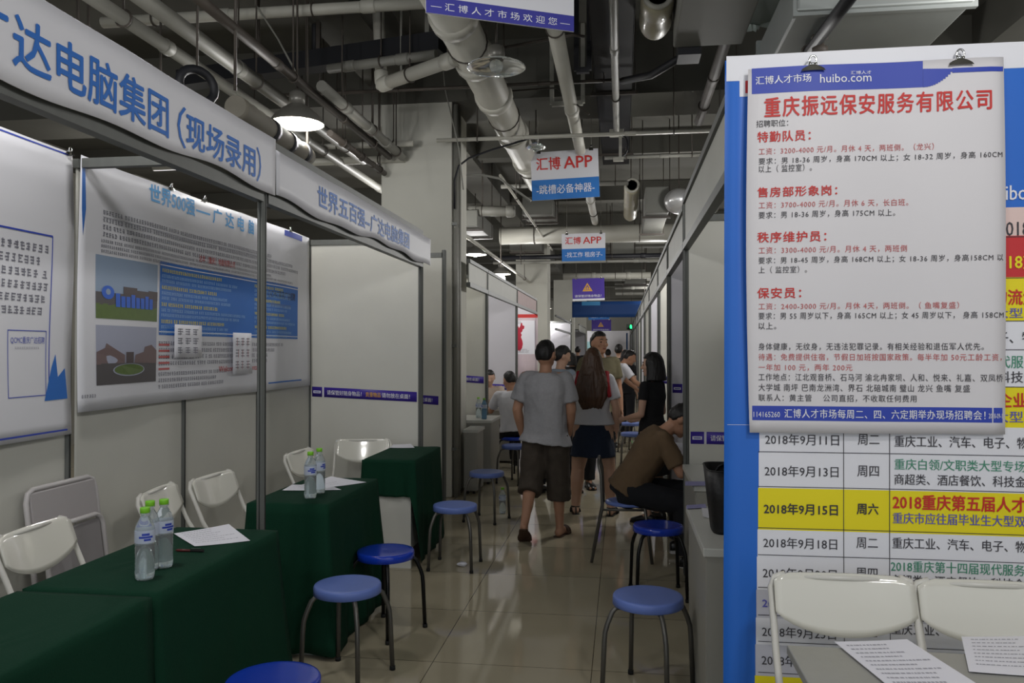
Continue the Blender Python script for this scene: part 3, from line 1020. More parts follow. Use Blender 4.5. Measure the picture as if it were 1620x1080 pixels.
for s, x1, ya, yb, m in (
        ('工资：3200-4000 元/月。月休 4 天，两班倒。（龙兴）', 1477, 230.5, 241.5, RED_SOFT),
        ('要求：男 18-36 周岁，身高 170CM 以上；女 18-32 周岁，身高 160CM', 1586, 244.5, 256, INK),
        ('以上（ 监控室）。', 1283, 261, 272.6, INK),
        ('工资：3700-4000 元/月。月休 6 天，长白班。', 1437, 317, 328, RED_SOFT),
        ('要求：男 18-36 周岁，身高 175CM 以上。', 1416, 333, 344, INK),
        ('工资：3300-4000 元/月。月休 4 天，两班倒', 1435, 389, 400, RED_SOFT),
        ('要求：男 18-45 周岁，身高 168CM 以上；女 18-36 周岁，身高158CM 以', 1588, 404, 415.5, INK),
        ('上（ 监控室）。', 1276, 421, 432, INK),
        ('工资：2400-3000 元/月。月休 4天，两班倒。（ 鱼嘴复盛）', 1518, 478, 489, RED_SOFT),
        ('要求：男 55 周岁以下，身高 165CM 以上；女 45 周岁以下， 身高 158CM', 1589, 493, 505, INK),
        ('以上。', 1228, 510, 521, INK),
        ('身体健康，无纹身，无违法犯罪记录。有相关经验和退伍军人优先。', 1557, 542, 554, INK),
        ('待遇：免费提供住宿，节假日加班按国家政策。每半年加 50元工龄工资，', 1586, 559, 570.5, RED_SOFT),
        ('一年加 100 元，两年 200元', 1348, 575.5, 586.5, RED_SOFT),
        ('工作地点：江北观音桥、石马河 渝北冉家坝、人和、悦来、礼嘉、双凤桥', 1588, 591, 603, INK),
        ('大学城 南坪 巴南龙洲湾、界石 北碚城南 璧山 龙兴 鱼嘴 复盛', 1536, 607.5, 619.5, INK),
        ('联系人：黄主管    公司直招，不收取任何费用', 1451, 624, 635.5, INK)):
    T(s, 1200, ya, x1, yb, m, 3, 0.0, 1.14)
a.rpx(1190, 669, 1588, 641.5, BLUE_DEEP, 1)
T('114165260', 1192, 651, 1234, 659.5, WHITE_INK, 3)
T('汇博人才市场每周二、四、六定期举办现场招聘会！', 1241, 648, 1560, 662.5, WHITE_INK, 3, 0.008, 1.1)
T('2018-09-1', 1565, 654, 1587, 662, WHITE_INK, 3)
a.build('print', o)
for px, lab in ((1285, 'nickel binder clip on the job poster above its website logo'), (1519, 'nickel binder clip on the job poster by its swept band end')):
    u, v = J.uv(px, 92)
    p = J.pt(u, vb, 0.0)
    binder_clip(lab, p + V((0, 0.004, 0.002)), (0, -1, 0), 1.0)

# ================================================================ pendant lamps
def pendant(label, x, y, z, r=0.21, lit=True, rod=True, bulb_low=0.0, power=LAMP_W, top=4.86):
    """Dome reflector with a round neck; z is the rim height."""
    t = thing('pendant_lamp', label, 'pendant lamp', (x, y, z), 0, 'high-bay pendant lamps')
    mb = MB()
    pr = [(r, 0), (r * 0.99, 0.012), (r * 0.82, 0.06), (r * 0.55, 0.11), (r * 0.3, 0.145), (r * 0.27, 0.15)]
    if not lit:
        pr = [(a, b * 0.38) for a, b in pr]
    mb.lathe(pr, (x, y, z), 32)
    mb.lathe([(a - 0.004, b - 0.002) for a, b in pr], (x, y, z), 32)
    mb.build('lamp_shade', LAMP_SHADE if lit else CLEAR, t)
    mb = MB(); q = 0 if lit else -0.09
    mb.lathe([(r * 0.27, 0.145 + q), (r * 0.3, 0.19 + q), (r * 0.28, 0.235 + q), (r * 0.12, 0.26 + q)], (x, y, z), 20, caps=True)
    mb.build('neck', LAMP_SHADE, t)
    if lit:
        mb = MB(); mb.lathe([(r * 0.97, 0.006), (r * 0.6, 0.016), (0.001, 0.018)], (x, y, z), 32); mb.build('diffuser', LAMP_IN, t)
    mb = MB(); mb.ball((x, y, z + 0.01 - bulb_low), 0.05 if not bulb_low else 0.085, 16, 10); mb.build('bulb', BULB if lit else CLEAR, t)
    if rod:
        mb = MB(); mb.tube([(x, y, z + 0.15), (x, y, top)], 0.008, 6); mb.build('hanging_rod', PIPE_DARK, t)
    if lit:
        l = bpy.data.lights.new('pendant_light', 'POINT')
        l.energy = power; l.shadow_soft_size = 0.12; l.color = (1.0, 0.985, 0.965)
        lo = bpy.data.objects.new('pendant_light', l); COL.objects.link(lo)
        lo.parent = t; lo.location = (0, 0, -0.15 - bulb_low)
    return t


for px, py, z, r, low, lit, pw, lab in (
        (470, 196, 3.30, 0.205, 0.0, True, 85, 'lit dome pendant lamp over the booth with the first long banner'),
        (752, 403, 3.30, 0.21, 0.0, True, 62, 'lit pendant lamp whose rim is partly hidden by the pillar conduits'),
        (793, 434, 3.13, 0.20, 0.1, True, 62, 'lit pendant lamp with a bare glowing bulb before the second pillar'),
        (865, 488, 2.95, 0.17, 0.12, True, 60, 'small lit bulb lamp beside the second pillar'),
        (906, 515, 2.85, 0.17, 0.2, True, 60, 'tiny far lit lamp, topmost of the three beyond the pillars'),
        (911, 521, 2.75, 0.17, 0.12, True, 15, 'tiny far lit lamp in the middle of the three beyond the pillars'),
        (919, 525, 2.65, 0.17, 0.12, True, 15, 'tiny far lit lamp, lowest of the three beyond the pillars'),
        (1150, 302, 3.30, 0.2, 0.0, True, 62, 'lit pendant lamp glimpsed between the booth header and the blue poster edge'),
        (785, 107, 3.62, 0.215, 0.0, False, 0, 'unlit clear dish lamp hanging under the big white drain pipe'),
        (848, 234, 3.8, 0.11, 0.0, False, 0, 'small unlit clear lamp above the first app sign')):
    p = at_z(px, py, z)
    pendant(lab, p.x, p.y, z, r, lit, True, low, pw)

# ================================================================ signs over the aisle
def hang_sign(label, px0, py0, px1, py1, y, w, h, top_m, bot_m, split, lines, roll=0.0, yaw=0.0, tri=False, strip=False):
    """px0..py1: seen lower corners; the board hangs on two wires."""
    A = at_y(px0, py0, y)
    u = V((cos(yaw) * cos(roll), sin(yaw), sin(roll)))
    v = V((-sin(roll), 0, cos(roll)))
    S = Surf(A, u, v)
    t = thing('hanging_sign', label, 'sign', A + S.u * (w / 2))
    mb = MB()
    q = [S.pt(a, b, o) for o in (0, -0.012) for a, b in ((0, 0), (w, 0), (w, h), (0, h))]
    mb.add(q, [(0, 1, 2, 3), (7, 6, 5, 4), (0, 4, 5, 1), (1, 5, 6, 2), (2, 6, 7, 3), (3, 7, 4, 0)])
    mb.build('board', top_m, t)
    a = Art(S)
    if bot_m:
        a.rect(0, 0, w, h * split, bot_m, 1)
    for s, u0, v0, u1, v1, m, b in lines:
        a.text(s, u0 * w, v0 * h, u1 * w, v1 * h, m, 3, b)
    if tri:
        cx, r = w * 0.47, h * 0.2
        cy = h * 0.58
        a.poly([(cx - r * 1.15, cy - r * .8), (cx + r * 1.15, cy - r * .8), (cx, cy + r * 1.1)], AMBER, 2)
        a.poly([(cx - r * .72, cy - r * .55), (cx + r * .72, cy - r * .55), (cx, cy + r * .65)], PURPLE_SIGN, 3)
        for k in (-1, 0, 1):
            a.rect(cx + (k * .4 - .14) * r, cy - r * .5, cx + (k * .4 + .14) * r, cy - r * .05 + (.25 * r if k == 0 else 0), AMBER, 4)
    if strip:
        a.rect(0, 0, w, h * 0.09, WHITE_INK, 4)
    a.build('lettering', t)
    for f in (0.12, 0.9):
        p = S.pt(w * f, h, 0)
        mb = MB(); mb.box(p.x - 0.025, p.y - 0.012, p.z - 0.02, p.x + 0.025, p.y + 0.022, p.z + 0.012)
        mb.lathe([(0.014, 0.012), (0.014, 0.045)], (p.x, p.y + 0.005, p.z), 8, caps=True)
        mb.build('clip', CHROME, t)
        mb = MB(); mb.tube([p + V((0, 0.004, 0.03)), V((p.x, p.y, 4.86))], 0.003, 5); mb.build('hanging_wire', PIPE_GREY, t)
    return t


PUR_BAND = mat('indigo_sign_band', (60, 60, 150), 0.5)
hang_sign('app sign over the aisle, closest to the big drain pipe', 842, 317.5, 947, 312, 9.3, 0.79, 0.565, VINYL, BLUE_SIGN, 0.42,
          [('汇博', 0.08, 0.62, 0.44, 0.88, RED, 0.015), ('APP', 0.49, 0.63, 0.91, 0.87, RED, 0.02), ('-跳槽必备神器-', 0.07, 0.12, 0.93, 0.31, WHITE_INK, 0.005)], 0.035)
hang_sign('second app sign over the aisle, in front of the long cross duct', 889, 413.5, 957, 412.5, 14.5, 0.79, 0.50, VINYL, BLUE_SIGN, 0.45,
          [('汇博', 0.08, 0.62, 0.44, 0.88, RED, 0.015), ('APP', 0.49, 0.63, 0.91, 0.87, RED, 0.02), ('-找工作 租房子-', 0.08, 0.14, 0.93, 0.33, WHITE_INK, 0.005)], 0.01)
hang_sign('purple warning sign with a yellow triangle before the blue cross banner', 906, 476, 955, 475, 20.8, 0.83, 0.58, PURPLE_SIGN, None, 0,
          [('请保管好随身物品！', 0.07, 0.15, 0.9, 0.27, WHITE_INK, 0.0)], 0.02, tri=True, strip=True)
hang_sign('far app sign hanging under the blue cross banner', 931, 506, 963, 504, 29.5, 0.77, 0.52, VINYL, BLUE_SIGN, 0.4,
          [('汇博', 0.08, 0.56, 0.44, 0.86, RED, 0.02), ('APP', 0.49, 0.58, 0.91, 0.84, RED, 0.02), ('-找工作 租房子-', 0.1, 0.12, 0.93, 0.3, WHITE_INK, 0.0)], 0.04)
hang_sign('farthest purple warning sign above the tall man', 936, 525, 966, 524.5, 31, 0.75, 0.48, PURPLE_SIGN, None, 0,
          [('请保管好随身物品！', 0.07, 0.13, 0.9, 0.25, WHITE_INK, 0.0)], 0.0, tri=True, strip=True)
A, B = at_z(674, 19.5, 3.42), at_z(908, 50, 3.42)
d = B - A
hang_sign('welcome sign with an indigo band, cut off by the top of the frame', 674, 19.5, 908, 50, A.y, d.length, 0.62, VINYL, PUR_BAND, 0.145,
          [('— 汇 博 人 才 市 场 欢 迎 您 —', 0.03, 0.035, 0.97, 0.105, WHITE_INK, 0.0)], 0.0, math.atan2(d.y, d.x))
S = Surf(A, V((d.x, d.y, 0)), (0, 0, 1))
a = Art(S)
a.rect(d.length * 0.48, 0.19, d.length * 0.87, 0.45, RED, 2)
sg = [o for o in bpy.data.objects if o.name.startswith('hanging_sign') and o.parent is None][-1]
a.build('red_panel', sg)

# blue banner strung across the aisle
y = 25.0
A, B = at_y(905, 502, y), at_y(1026, 476, y)
S = Surf((A.x, y, A.z), (1, 0, 0), (0, 0, 1), lambda a, b: 0.02 * sin(a * 3))
o = sheet('cross_banner', S, 0, B.x - A.x, 0, B.z - A.z, mat('navy_cross_banner', (22, 66, 128), 0.6), 0.004, 0.1)
tag(o, 'wide blue banner strung across the aisle under the ceiling', 'banner')
a = Art(S); w = B.x - A.x
a.rect(w * 0.13, (B.z - A.z) * 0.75, w * 0.37, (B.z - A.z) * 1.0, SKYBLUE, 2)
a.build('pale_block', o)
for f in (0.05, 0.95):
    mb = MB(); mb.tube([(A.x + w * f, y, B.z - 0.01), (A.x + w * f, y, 4.86)], 0.006, 5); mb.build('hanging_wire', PIPE_DARK, o)
# green exit light
p = at_y(999, 517, 34)
t = thing('exit_light', 'small green lit exit light over the far booths', 'exit light', p)
mb = MB(); mb.box(p.x - 0.2, p.y - 0.03, p.z - 0.12, p.x + 0.2, p.y + 0.03, p.z + 0.12); mb.build('housing', mat('exit_housing', (30, 60, 46), 0.5), t, 0.01)
mb = MB()
mb.bar((p.x - 0.09, p.y - 0.034, p.z), (p.x + 0.09, p.y - 0.034, p.z), 0.05, 0.01); mb.box(p.x - 0.06, p.y - 0.036, p.z - 0.07, p.x + 0.02, p.y - 0.031, p.z + 0.09)
mb.build('lit_arrow', mat('exit_green', (40, 220, 120), 0.5, emit=2.5), t)
mb = MB(); mb.tube([(p.x, p.y, p.z + 0.12), (p.x, p.y, 4.86)], 0.01, 6); mb.build('hanging_rod', PIPE_DARK, t)

# ================================================================ ceiling services
def pipe(label, p0, p1, r, m, kind='pipe', joints=(), hang=(), jm=None, bend=None, cat=None, jr=1.16, jl=0.06, top=4.86):
    pts = [V(p0)] + ([V(q) for q in bend] if bend else []) + [V(p1)]
    t = thing(kind, label, cat or 'pipe', pts[0])
    mb = MB(); mb.tube(pts, r, 18 if r > 0.05 else 10); mb.build('pipe_run', m, t)
    a, b = pts[0], pts[-1]
    d = (b - a).normalized()
    for f in joints:
        c = a.lerp(b, f)
        mb = MB(); mb.tube([c - d * jl, c - d * jl * 0.8, c + d * jl * 0.8, c + d * jl], [r * 1.02, r * jr, r * jr, r * 1.02], 18); mb.build('coupling', jm or m, t)
    for f in hang:
        c = a.lerp(b, f)
        mb = MB(); mb.tube([c + V((0, 0, r * 0.9)), V((c.x, c.y, top))], 0.007, 5)
        x, yv, _ = frame_of(d)
        mb.tube([c + (x * cos(k * pi / 8) + yv * sin(k * pi / 8)) * (r + 0.006) for k in range(16)], 0.007, 5, closed=True)
        mb.build('hanger', PIPE_DARK, t)
    return t


def along(px, py, z, y0, y1):
    """A run parallel to the aisle passing through a seen point at height z."""
    p = at_z(px, py, z)
    return V((p.x, y0, z)), V((p.x, y1, z))


def across(px, py, z, x0, x1):
    p = at_z(px, py, z)
    return V((x0, p.y, z)), V((x1, p.y, z))


a_, b_ = along(760, 110, 3.9, 4.65, 11.0)
pipe('thick white drain pipe running along the ceiling over the aisle', a_, b_, 0.15, PIPE_WHITE, 'drain_pipe', (0.12, 0.25, 0.4, 0.6, 0.8), (0.2, 0.5, 0.85), PIPE_WHITE)
x_, y_ = at_z(722, 92, 3.82), at_z(604, 134, 3.82)
pipe('short white branch pipe joining the thick drain pipe', x_, y_, 0.055, PIPE_WHITE, 'branch_pipe', (0.95, 0.1), (0.6,), bend=None)
pipe('white riser fitting at the end of the branch pipe', y_ + V((0, 0, -0.03)), y_ + V((-0.06, 0.05, 0.9)), 0.05, PIPE_WHITE, 'pipe_riser', (0.1,))
a_, b_ = along(904, 170, 3.9, 4.75, 14.6)
pipe('slim white pipe beside the black cable tray', a_, b_, 0.062, PIPE_WHITE, 'white_pipe', (0.3, 0.55, 0.78), (0.1, 0.5, 0.9))
# black cable tray with its conduit
p = at_z(967, 4, 4.02)
t = thing('cable_tray', 'broad black cable tray along the ceiling above the aisle', 'cable tray', (p.x, 2.6, 4.02))
mb = MB(); mb.box(p.x - 0.165, 2.6, 4.02, p.x + 0.165, 10.6, 4.03); mb.build('tray_floor', BLACK_TRAY, t)
for s in (-1, 1):
    mb = MB(); mb.box(p.x + s * 0.165 - 0.004, 2.6, 4.02, p.x + s * 0.165 + 0.004, 10.6, 4.14); mb.build('tray_side', BLACK_TRAY, t)
for yy in (3.4, 5.4, 7.6, 10):
    mb = MB(); mb.bar((p.x - 0.22, yy, 4.005), (p.x + 0.22, yy, 4.005), 0.03, 0.03)
    for s in (-1, 1):
        mb.tube([(p.x + s * 0.2, yy, 4.0), (p.x + s * 0.2, yy, 4.86)], 0.006, 5)
    mb.build('hanger', PIPE_DARK, t)
a_, b_ = along(972, 60, 3.9, 2.6, 8.6)
pipe('grey conduit under the black cable tray ending in a junction box', a_, b_, 0.032, PIPE_GREY, 'conduit', (0.3, 0.6), (0.2, 0.8), top=4.022)
t = thing('junction_box', 'small pale junction box with a slotted drop bracket', 'junction box', b_)
mb = MB(); mb.box(b_.x - 0.075, b_.y - 0.03, b_.z - 0.035, b_.x + 0.075, b_.y + 0.06, b_.z + 0.035); mb.build('box', PIPE_WHITE, t, 0.006)
q = at_y(982, 252, b_.y)
mb = MB(); mb.box(q.x - 0.02, q.y - 0.01, q.z, q.x + 0.012, q.y + 0.01, b_.z - 0.03); mb.build('drop_bracket', PIPE_WHITE, t)
mb = MB(); mb.box(q.x - 0.08, q.y - 0.02, q.z - 0.02, q.x + 0.03, q.y + 0.02, q.z + 0.02); mb.build('bracket_foot', PIPE_WHITE, t)
mb = MB(); mb.tube([(b_.x + 0.06 + 0.06 * sin(k * pi / 6), b_.y, b_.z - 0.03 - 0.22 * (1 - cos(k * pi / 6)) / 2) for k in range(8)], 0.01, 6); mb.build('cable_loop', BLACK_TRAY, t)

a_, b_ = across(1000, 211, 3.75, -1.9, 0.95)
pipe('pale thin pipe crossing the aisle behind the welcome sign', a_, b_, 0.02, PIPE_WHITE, 'cross_pipe', (0.3, 0.7), (0.15, 0.85))
a_, b_ = across(1060, 246, 3.9, -0.2, 1.1)
pipe('short pale cross pipe above the cream ribbed duct', a_, b_, 0.024, PIPE_GREY, 'cross_pipe', (0.55,), (0.2, 0.8))
a_, b_ = across(900, 371, 3.75, -2.3, 1.0)
pipe('fat pale wrapped duct crossing the aisle behind the second app sign', a_, b_, 0.165, PIPE_WHITE, 'cross_duct', (), (0.2, 0.8), cat='duct')
a_, b_ = across(900, 330, 3.72, -2.35, -1.62)
pipe('stubby bent grey pipe above the cross duct', a_, b_ + V((0, 0, -0.02)), 0.08, PIPE_GREY, 'bent_pipe', (0.1, 0.9), (0.3,), bend=None)
for py, z, xa, xb, r, m, lab in ((406, 3.62, -2.9, 1.6, 0.05, BLACK_TRAY, 'black cross pipe just under the second app sign'),
                                 (414, 3.55, -2.9, 1.4, 0.035, PIPE_GREY, 'dull grey cross pipe under the black one'),
                                 (437, 3.6, -1.6, 0.8, 0.09, PIPE_WHITE, 'white cross pipe above the purple warning sign'),
                                 (449, 3.6, -0.2, 1.4, 0.05, PIPE_GREY, 'grey cross pipe beside the purple warning sign, upper one'),
                                 (456, 3.55, -0.2, 1.4, 0.05, PIPE_GREY, 'grey cross pipe beside the purple warning sign, middle one'),
                                 (465, 3.5, -0.2, 1.4, 0.06, PIPE_GREY, 'grey cross pipe beside the purple warning sign, lower one'),
                                 (228, 3.72, -4.2, -2.15, 0.03, PIPE_WHITE, 'pale cross pipe meeting the concrete pillar, upper one'),
                                 (252, 3.62, -5.2, -2.3, 0.04, PIPE_WHITE, 'pale cross pipe meeting the concrete pillar, lower one'),
                                 (8, 4.25, -4.2, -1.2, 0.045, PIPE_WHITE, 'pale cross pipe high above the first banner'),
                                 (143, 3.95, -3.3, 0.2, 0.016, PIPE_DARK, 'thin dark rod crossing in front of the pillar top'),
                                 (300, 3.9, -1.7, 0.1, 0.03, PIPE_GREY, 'thin grey cross pipe hidden behind the first app sign')):
    a_, b_ = across(900 if py > 300 else 620, py, z, xa, xb)
    pipe(lab, a_, b_, r, m, 'cross_pipe', (0.35, 0.75), (0.15, 0.6, 0.9))

# slanted black tray and the pipe under it
A, B = at_z(395, 112, 4.1), at_z(700, 68, 4.1)
t = thing('cable_tray', 'black cable tray slanting towards the thick drain pipe', 'cable tray', A)
mb = MB(); mb.bar(A - (B - A) * 0.4, B, 0.16, 0.15); mb.build('tray_body', BLACK_TRAY, t)
for f in (0.05, 0.36, 0.8):
    c = A.lerp(B, f)
    mb = MB(); mb.tube([c, V((c.x, c.y, 4.86))], 0.03 if f == 0.36 else 0.012, 6); mb.build('hanger', BLACK_TRAY if f == 0.36 else PIPE_DARK, t)
A, B = at_z(520, 109, 3.97), at_z(690, 86, 3.97)
pipe('grey pipe slung under the slanting black tray', A, B, 0.04, PIPE_GREY, 'slung_pipe', (0.2, 0.7), (0.5,))

# parallel runs beyond the first banner
for px, py, z, y0, y1, r, m, lab in ((290, 92, 3.6, 2.6, 12, 0.046, PIPE_GREY, 'grey sprinkler pipe closest to the first banner edge'),
                                     (333, 76, 3.6, 2.6, 8.2, 0.052, PIPE_GREY, 'grey sprinkler pipe second from the first banner edge'),
                                     (500, 152, 3.6, 2.6, 8.1, 0.034, PIPE_DARK, 'dark conduit passing just above the lit dome lamp'),
                                     (568, 188, 3.62, 5.9, 8.2, 0.045, PIPE_GREY, 'grey pipe stub running into the pillar'),
                                     (570, 246, 3.45, 6.6, 8.2, 0.03, PIPE_DARK, 'dark pipe stub running into the pillar, lower'),
                                     (770, 397, 3.2, 8.8, 19.2, 0.03, PIPE_WHITE, 'thin pale pipe descending towards the second pillar'),
                                     (835, 340, 3.7, 9.6, 17, 0.018, PIPE_WHITE, 'thin pale conduit between the two app signs'),
                                     (1150, 60, 4.1, 3.2, 9, 0.05, PIPE_DARK, 'dark pipe above the broad dull duct')):
    a_, b_ = along(px, py, z, y0, y1)
    pipe(lab, a_, b_, r, m, 'ceiling_pipe', (0.25, 0.5, 0.75), (0.2, 0.55, 0.9), jr=1.12, jl=0.04)

# dusty ribbed pipe lying along the banner's top edge
A, B = at_z(372, 168, 3.1), at_z(486, 248, 3.1)
t = thing('ribbed_duct', 'dusty ribbed round duct behind the first banner, dark rings on it', 'duct', A)
mb = MB(); n = 20
mb.tube([A.lerp(B, k / n) for k in range(n + 1)], [0.07 + (0.006 if k % 2 else 0) for k in range(n + 1)], 18); mb.build('duct_run', mat('dusty_duct', (104, 100, 90), 0.7, vary=0.2, scale=6), t)
for f in (0.42, 0.66, 0.9):
    c = A.lerp(B, f); d = (B - A).normalized()
    mb = MB(); mb.tube([c - d * 0.03, c + d * 0.03], 0.083, 18); mb.build('dark_ring', BLACK_TRAY, t)
mb = MB(); mb.tube([V((A.x, A.y, 3.2)) , V((A.x, A.y, 4.86))], 0.01, 6); mb.tube([V((B.x, B.y, 3.2)), V((B.x, B.y, 4.86))], 0.01, 6); mb.build('hanger', PIPE_DARK, t)
c = at_z(312, 136, 3.2)
t = thing('cable_coil', 'black cable hoop hanging above the first banner edge', 'cable', c)
mb = MB(); mb.tube([c + V((0.06 * cos(k * pi / 9), 0.10 * cos(k * pi / 9), 0.10 * sin(k * pi / 9))) for k in range(18)], 0.028, 8, closed=True); mb.build('hoop', BLACK_TRAY, t)
mb = MB(); mb.tube([c + V((0, 0, 0.11)), V((c.x, c.y, 4.86))], 0.008, 5); mb.build('tie', PIPE_DARK, t)

# ducts on the poster side
def duct(label, x0, y0, z0, x1, y1, z1, m, rods=None, seams=()):
    t = thing('air_duct', label, 'duct', ((x0 + x1) / 2, (y0 + y1) / 2, z0))
    mb = MB(); mb.box(x0, y0, z0, x1, y1, z1); mb.build('duct_body', m, t, 0.012)
    for yy in seams:
        mb = MB(); mb.box(x0 - 0.02, yy, z0 - 0.02, x1 + 0.02, yy + 0.035, z1 + 0.02); mb.build('flange', m, t)
    for yy in (rods or (y0 + 0.3, y1 - 0.3)):
            mb = MB(); mb.bar((x0 - 0.04, yy, z0 - 0.018), (x1 + 0.04, yy, z0 - 0.018), 0.03, 0.03)
            for xx in (x0 - 0.03, x1 + 0.03):
                mb.tube([(xx, yy, z0 - 0.03), (xx, yy, 4.86)], 0.007, 5)
            mb.build('hanger', PIPE_DARK, t)
    return t


p, q = at_z(1065, 76, 3.72), at_z(1172, 76, 3.72)
duct('broad dull grey duct box ending above the aisle header', p.x, 2.8, 3.72, q.x, p.y, 4.2, DUCT_DULL, rods=(3.0, 3.3), seams=(3.6,))
t = thing('duct_damper', 'black damper box under the end of the dull duct', 'duct fitting', (p.x + 0.2, p.y + 0.05, 3.6))
e = at_z(1090, 84, 3.66)
mb = MB(); mb.box(e.x - 0.07, p.y + 0.002, 3.67, e.x + 0.09, p.y + 0.2, 4.0); mb.build('damper_box', BLACK_TRAY, t)
mb = MB(); mb.tube([(e.x, p.y + 0.1, 4.0), (e.x, p.y + 0.1, 4.86)], 0.01, 5); mb.build('hanger', PIPE_DARK, t)
A, B = at_y(1085, 86, p.y + 0.1), at_z(985, 128, 3.9)
pipe('black flexible line sagging from the damper towards the tray', A, B, 0.03, BLACK_TRAY, 'flexible_line', (), (), bend=[A.lerp(B, 0.5) + V((0, 0, -0.05))])
p, q = at_z(1262, 17, 3.42), at_z(1525, 20, 3.42)
duct('long pale galvanised duct over the poster booth', p.x, p.y, 3.42, q.x, 8.0, 3.7, DUCT, rods=(6.6, 7.7), seams=(p.y + 0.02, p.y + 1.2, p.y + 2.4))
# torn foil-wrapped duct above it
z0 = 3.9
P4 = [at_z(x, yy, z0) for x, yy in ((1168, 36), (1202, 40), (1350, -4), (1480, -40), (1420, -140), (1215, -120))]
t = thing('wrapped_duct', 'greenish foil-wrapped duct with torn flapping edges', 'duct', (P4[0].x, P4[0].y, z0))
mb = MB()
top4 = [V((v.x, v.y, z0 + 0.4)) for v in P4]
k = len(P4)
mb.add(P4 + top4, [list(range(k)), list(range(k, 2 * k))] + [(i, (i + 1) % k, k + (i + 1) % k, k + i) for i in range(k)])
mb.build('duct_body', DUCT_GREEN, t, 0.015)
rnd = random.Random(4)
for i, (A, B, wd) in enumerate(((P4[0], P4[1], 0.07), (P4[1], P4[2], 0.05), (P4[5], P4[0], 0.06))):
    mb = MB(); n = 14
    r1 = [A.lerp(B, f / n) + V((0, 0, 0.02)) for f in range(n + 1)]
    r2 = [v + V((rnd.uniform(-.02, .02), 0.02, -wd * rnd.uniform(0.3, 1.0))) for v in r1]
    r3 = [v + V((0, 0.012, 0)) for v in r1]; r4 = [v + V((0, 0.006, 0)) for v in r2]
    g = r1 + r2 + r4 + r3
    mb.add(g, [(s * (n + 1) + f, s * (n + 1) + f + 1, ((s + 1) % 4) * (n + 1) + f + 1, ((s + 1) % 4) * (n + 1) + f) for s in range(4) for f in range(n)], 0, False)
    mb.build('torn_foil', DUCT_GREEN, t)
c = (P4[0] + P4[3]) / 2
mb = MB(); mb.tube([V((c.x, c.y, z0 + 0.4)), V((c.x, c.y, 4.86))], 0.01, 5); mb.build('hanger', PIPE_DARK, t)
A, B = at_z(1345, -4, 3.38), at_z(1275, 88, 3.38)
A2 = A + (A - B) * 0.6
pipe('dark angle bar hung below the galvanised duct', A2, B, 0.035, BLACK_TRAY, 'support_bar', (), (0.2, 0.95), cat='bracket', top=3.42)
c = at_z(1297, 70, 3.36)
t = thing('sprinkler_head', 'dark sprinkler valve under the galvanised duct above a binder clip', 'sprinkler', c)
mb = MB(); mb.lathe([(0.012, 0.06), (0.05, 0.05), (0.05, 0.03), (0.025, 0.02), (0.025, -0.01), (0.045, -0.02), (0.045, -0.05), (0.03, -0.06)], c, 14, caps=True); mb.build('valve', PIPE_DARK, t)
mb = MB(); mb.lathe([(0.035, -0.06), (0.035, -0.09), (0.02, -0.1)], c, 14, caps=True); mb.build('brass_head', mat('dull_brass', (110, 96, 60), 0.45, 0.6), t)
mb = MB(); mb.tube([c + V((0, 0, 0.05)), V((c.x, c.y, 3.43))], 0.012, 6); mb.build('drop_pipe', PIPE_DARK, t)

# the cream flexible duct in two visible lengths, dark open ends
def ribbed(label, x, z, y0, y1, r, ribs):
    t = thing('flexible_duct', label, 'duct', (x, y0, z))
    n = ribs * 4
    mb = MB()
    rr = [r * (1.0 - (0.13 if k % 4 == 0 else 0.0)) for k in range(n + 1)]
    mb.tube([(x, y0 + (y1 - y0) * k / n, z) for k in range(n + 1)], rr, 24)
    mb.build('duct_hose', mat('cream_duct', (176, 170, 146), 0.4, coat=0.3), t)
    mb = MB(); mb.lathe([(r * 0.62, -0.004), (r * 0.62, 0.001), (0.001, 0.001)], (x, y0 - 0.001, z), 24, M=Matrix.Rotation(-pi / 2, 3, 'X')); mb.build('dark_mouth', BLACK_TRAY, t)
    mb = MB(); mb.tube([(x + r * 0.8 * cos(k * pi / 10), y0 - 0.004, z + r * 0.8 * sin(k * pi / 10)) for k in range(20)], r * 0.16, 8, closed=True); mb.build('mouth_ring', PIPE_WHITE, t)
    mb = MB(); mb.tube([(x, (y0 + y1) / 2, z + r * 0.9), (x, (y0 + y1) / 2, 4.86)], 0.008, 5); mb.build('hanger', PIPE_DARK, t)
p = at_z(1028, 6, 3.95)
ribbed('cream open duct hose beside the black cable tray, at the frame top', p.x + 0.05, 3.95, p.y - 0.15, p.y + 0.4, 0.115, 2)
p = at_z(1000, 293, 3.92)
ribbed('cream ribbed duct hose with a round dark mouth above the aisle', p.x, 3.92, p.y, p.y + 2.6, 0.115, 6)
p = at_y(1074, 318, 11)
t = thing('duct_elbow', 'shiny foil-wrapped duct elbow above the aisle header', 'duct', p)
mb = MB(); mb.ball(p, (0.2, 0.26, 0.17), 20, 12); mb.tube([p, p + V((0.5, 0.2, 0.02))], 0.16, 16); mb.build('foil_elbow', mat('crumpled_foil', (196, 196, 196), 0.28, 0.55, bump=0.9, scale=9), t)
mb = MB(); mb.tube([p + V((0, 0, 0.15)), V((p.x, p.y, 4.86))], 0.008, 5); mb.build('hanger', PIPE_DARK, t)
p = at_y(1034, 322, 11.4)
duct('small dull duct box between the ribbed hose and the foil elbow', p.x - 0.12, 11.2, p.z - 0.16, p.x + 0.2, 13.5, p.z + 0.2, DUCT_DULL)
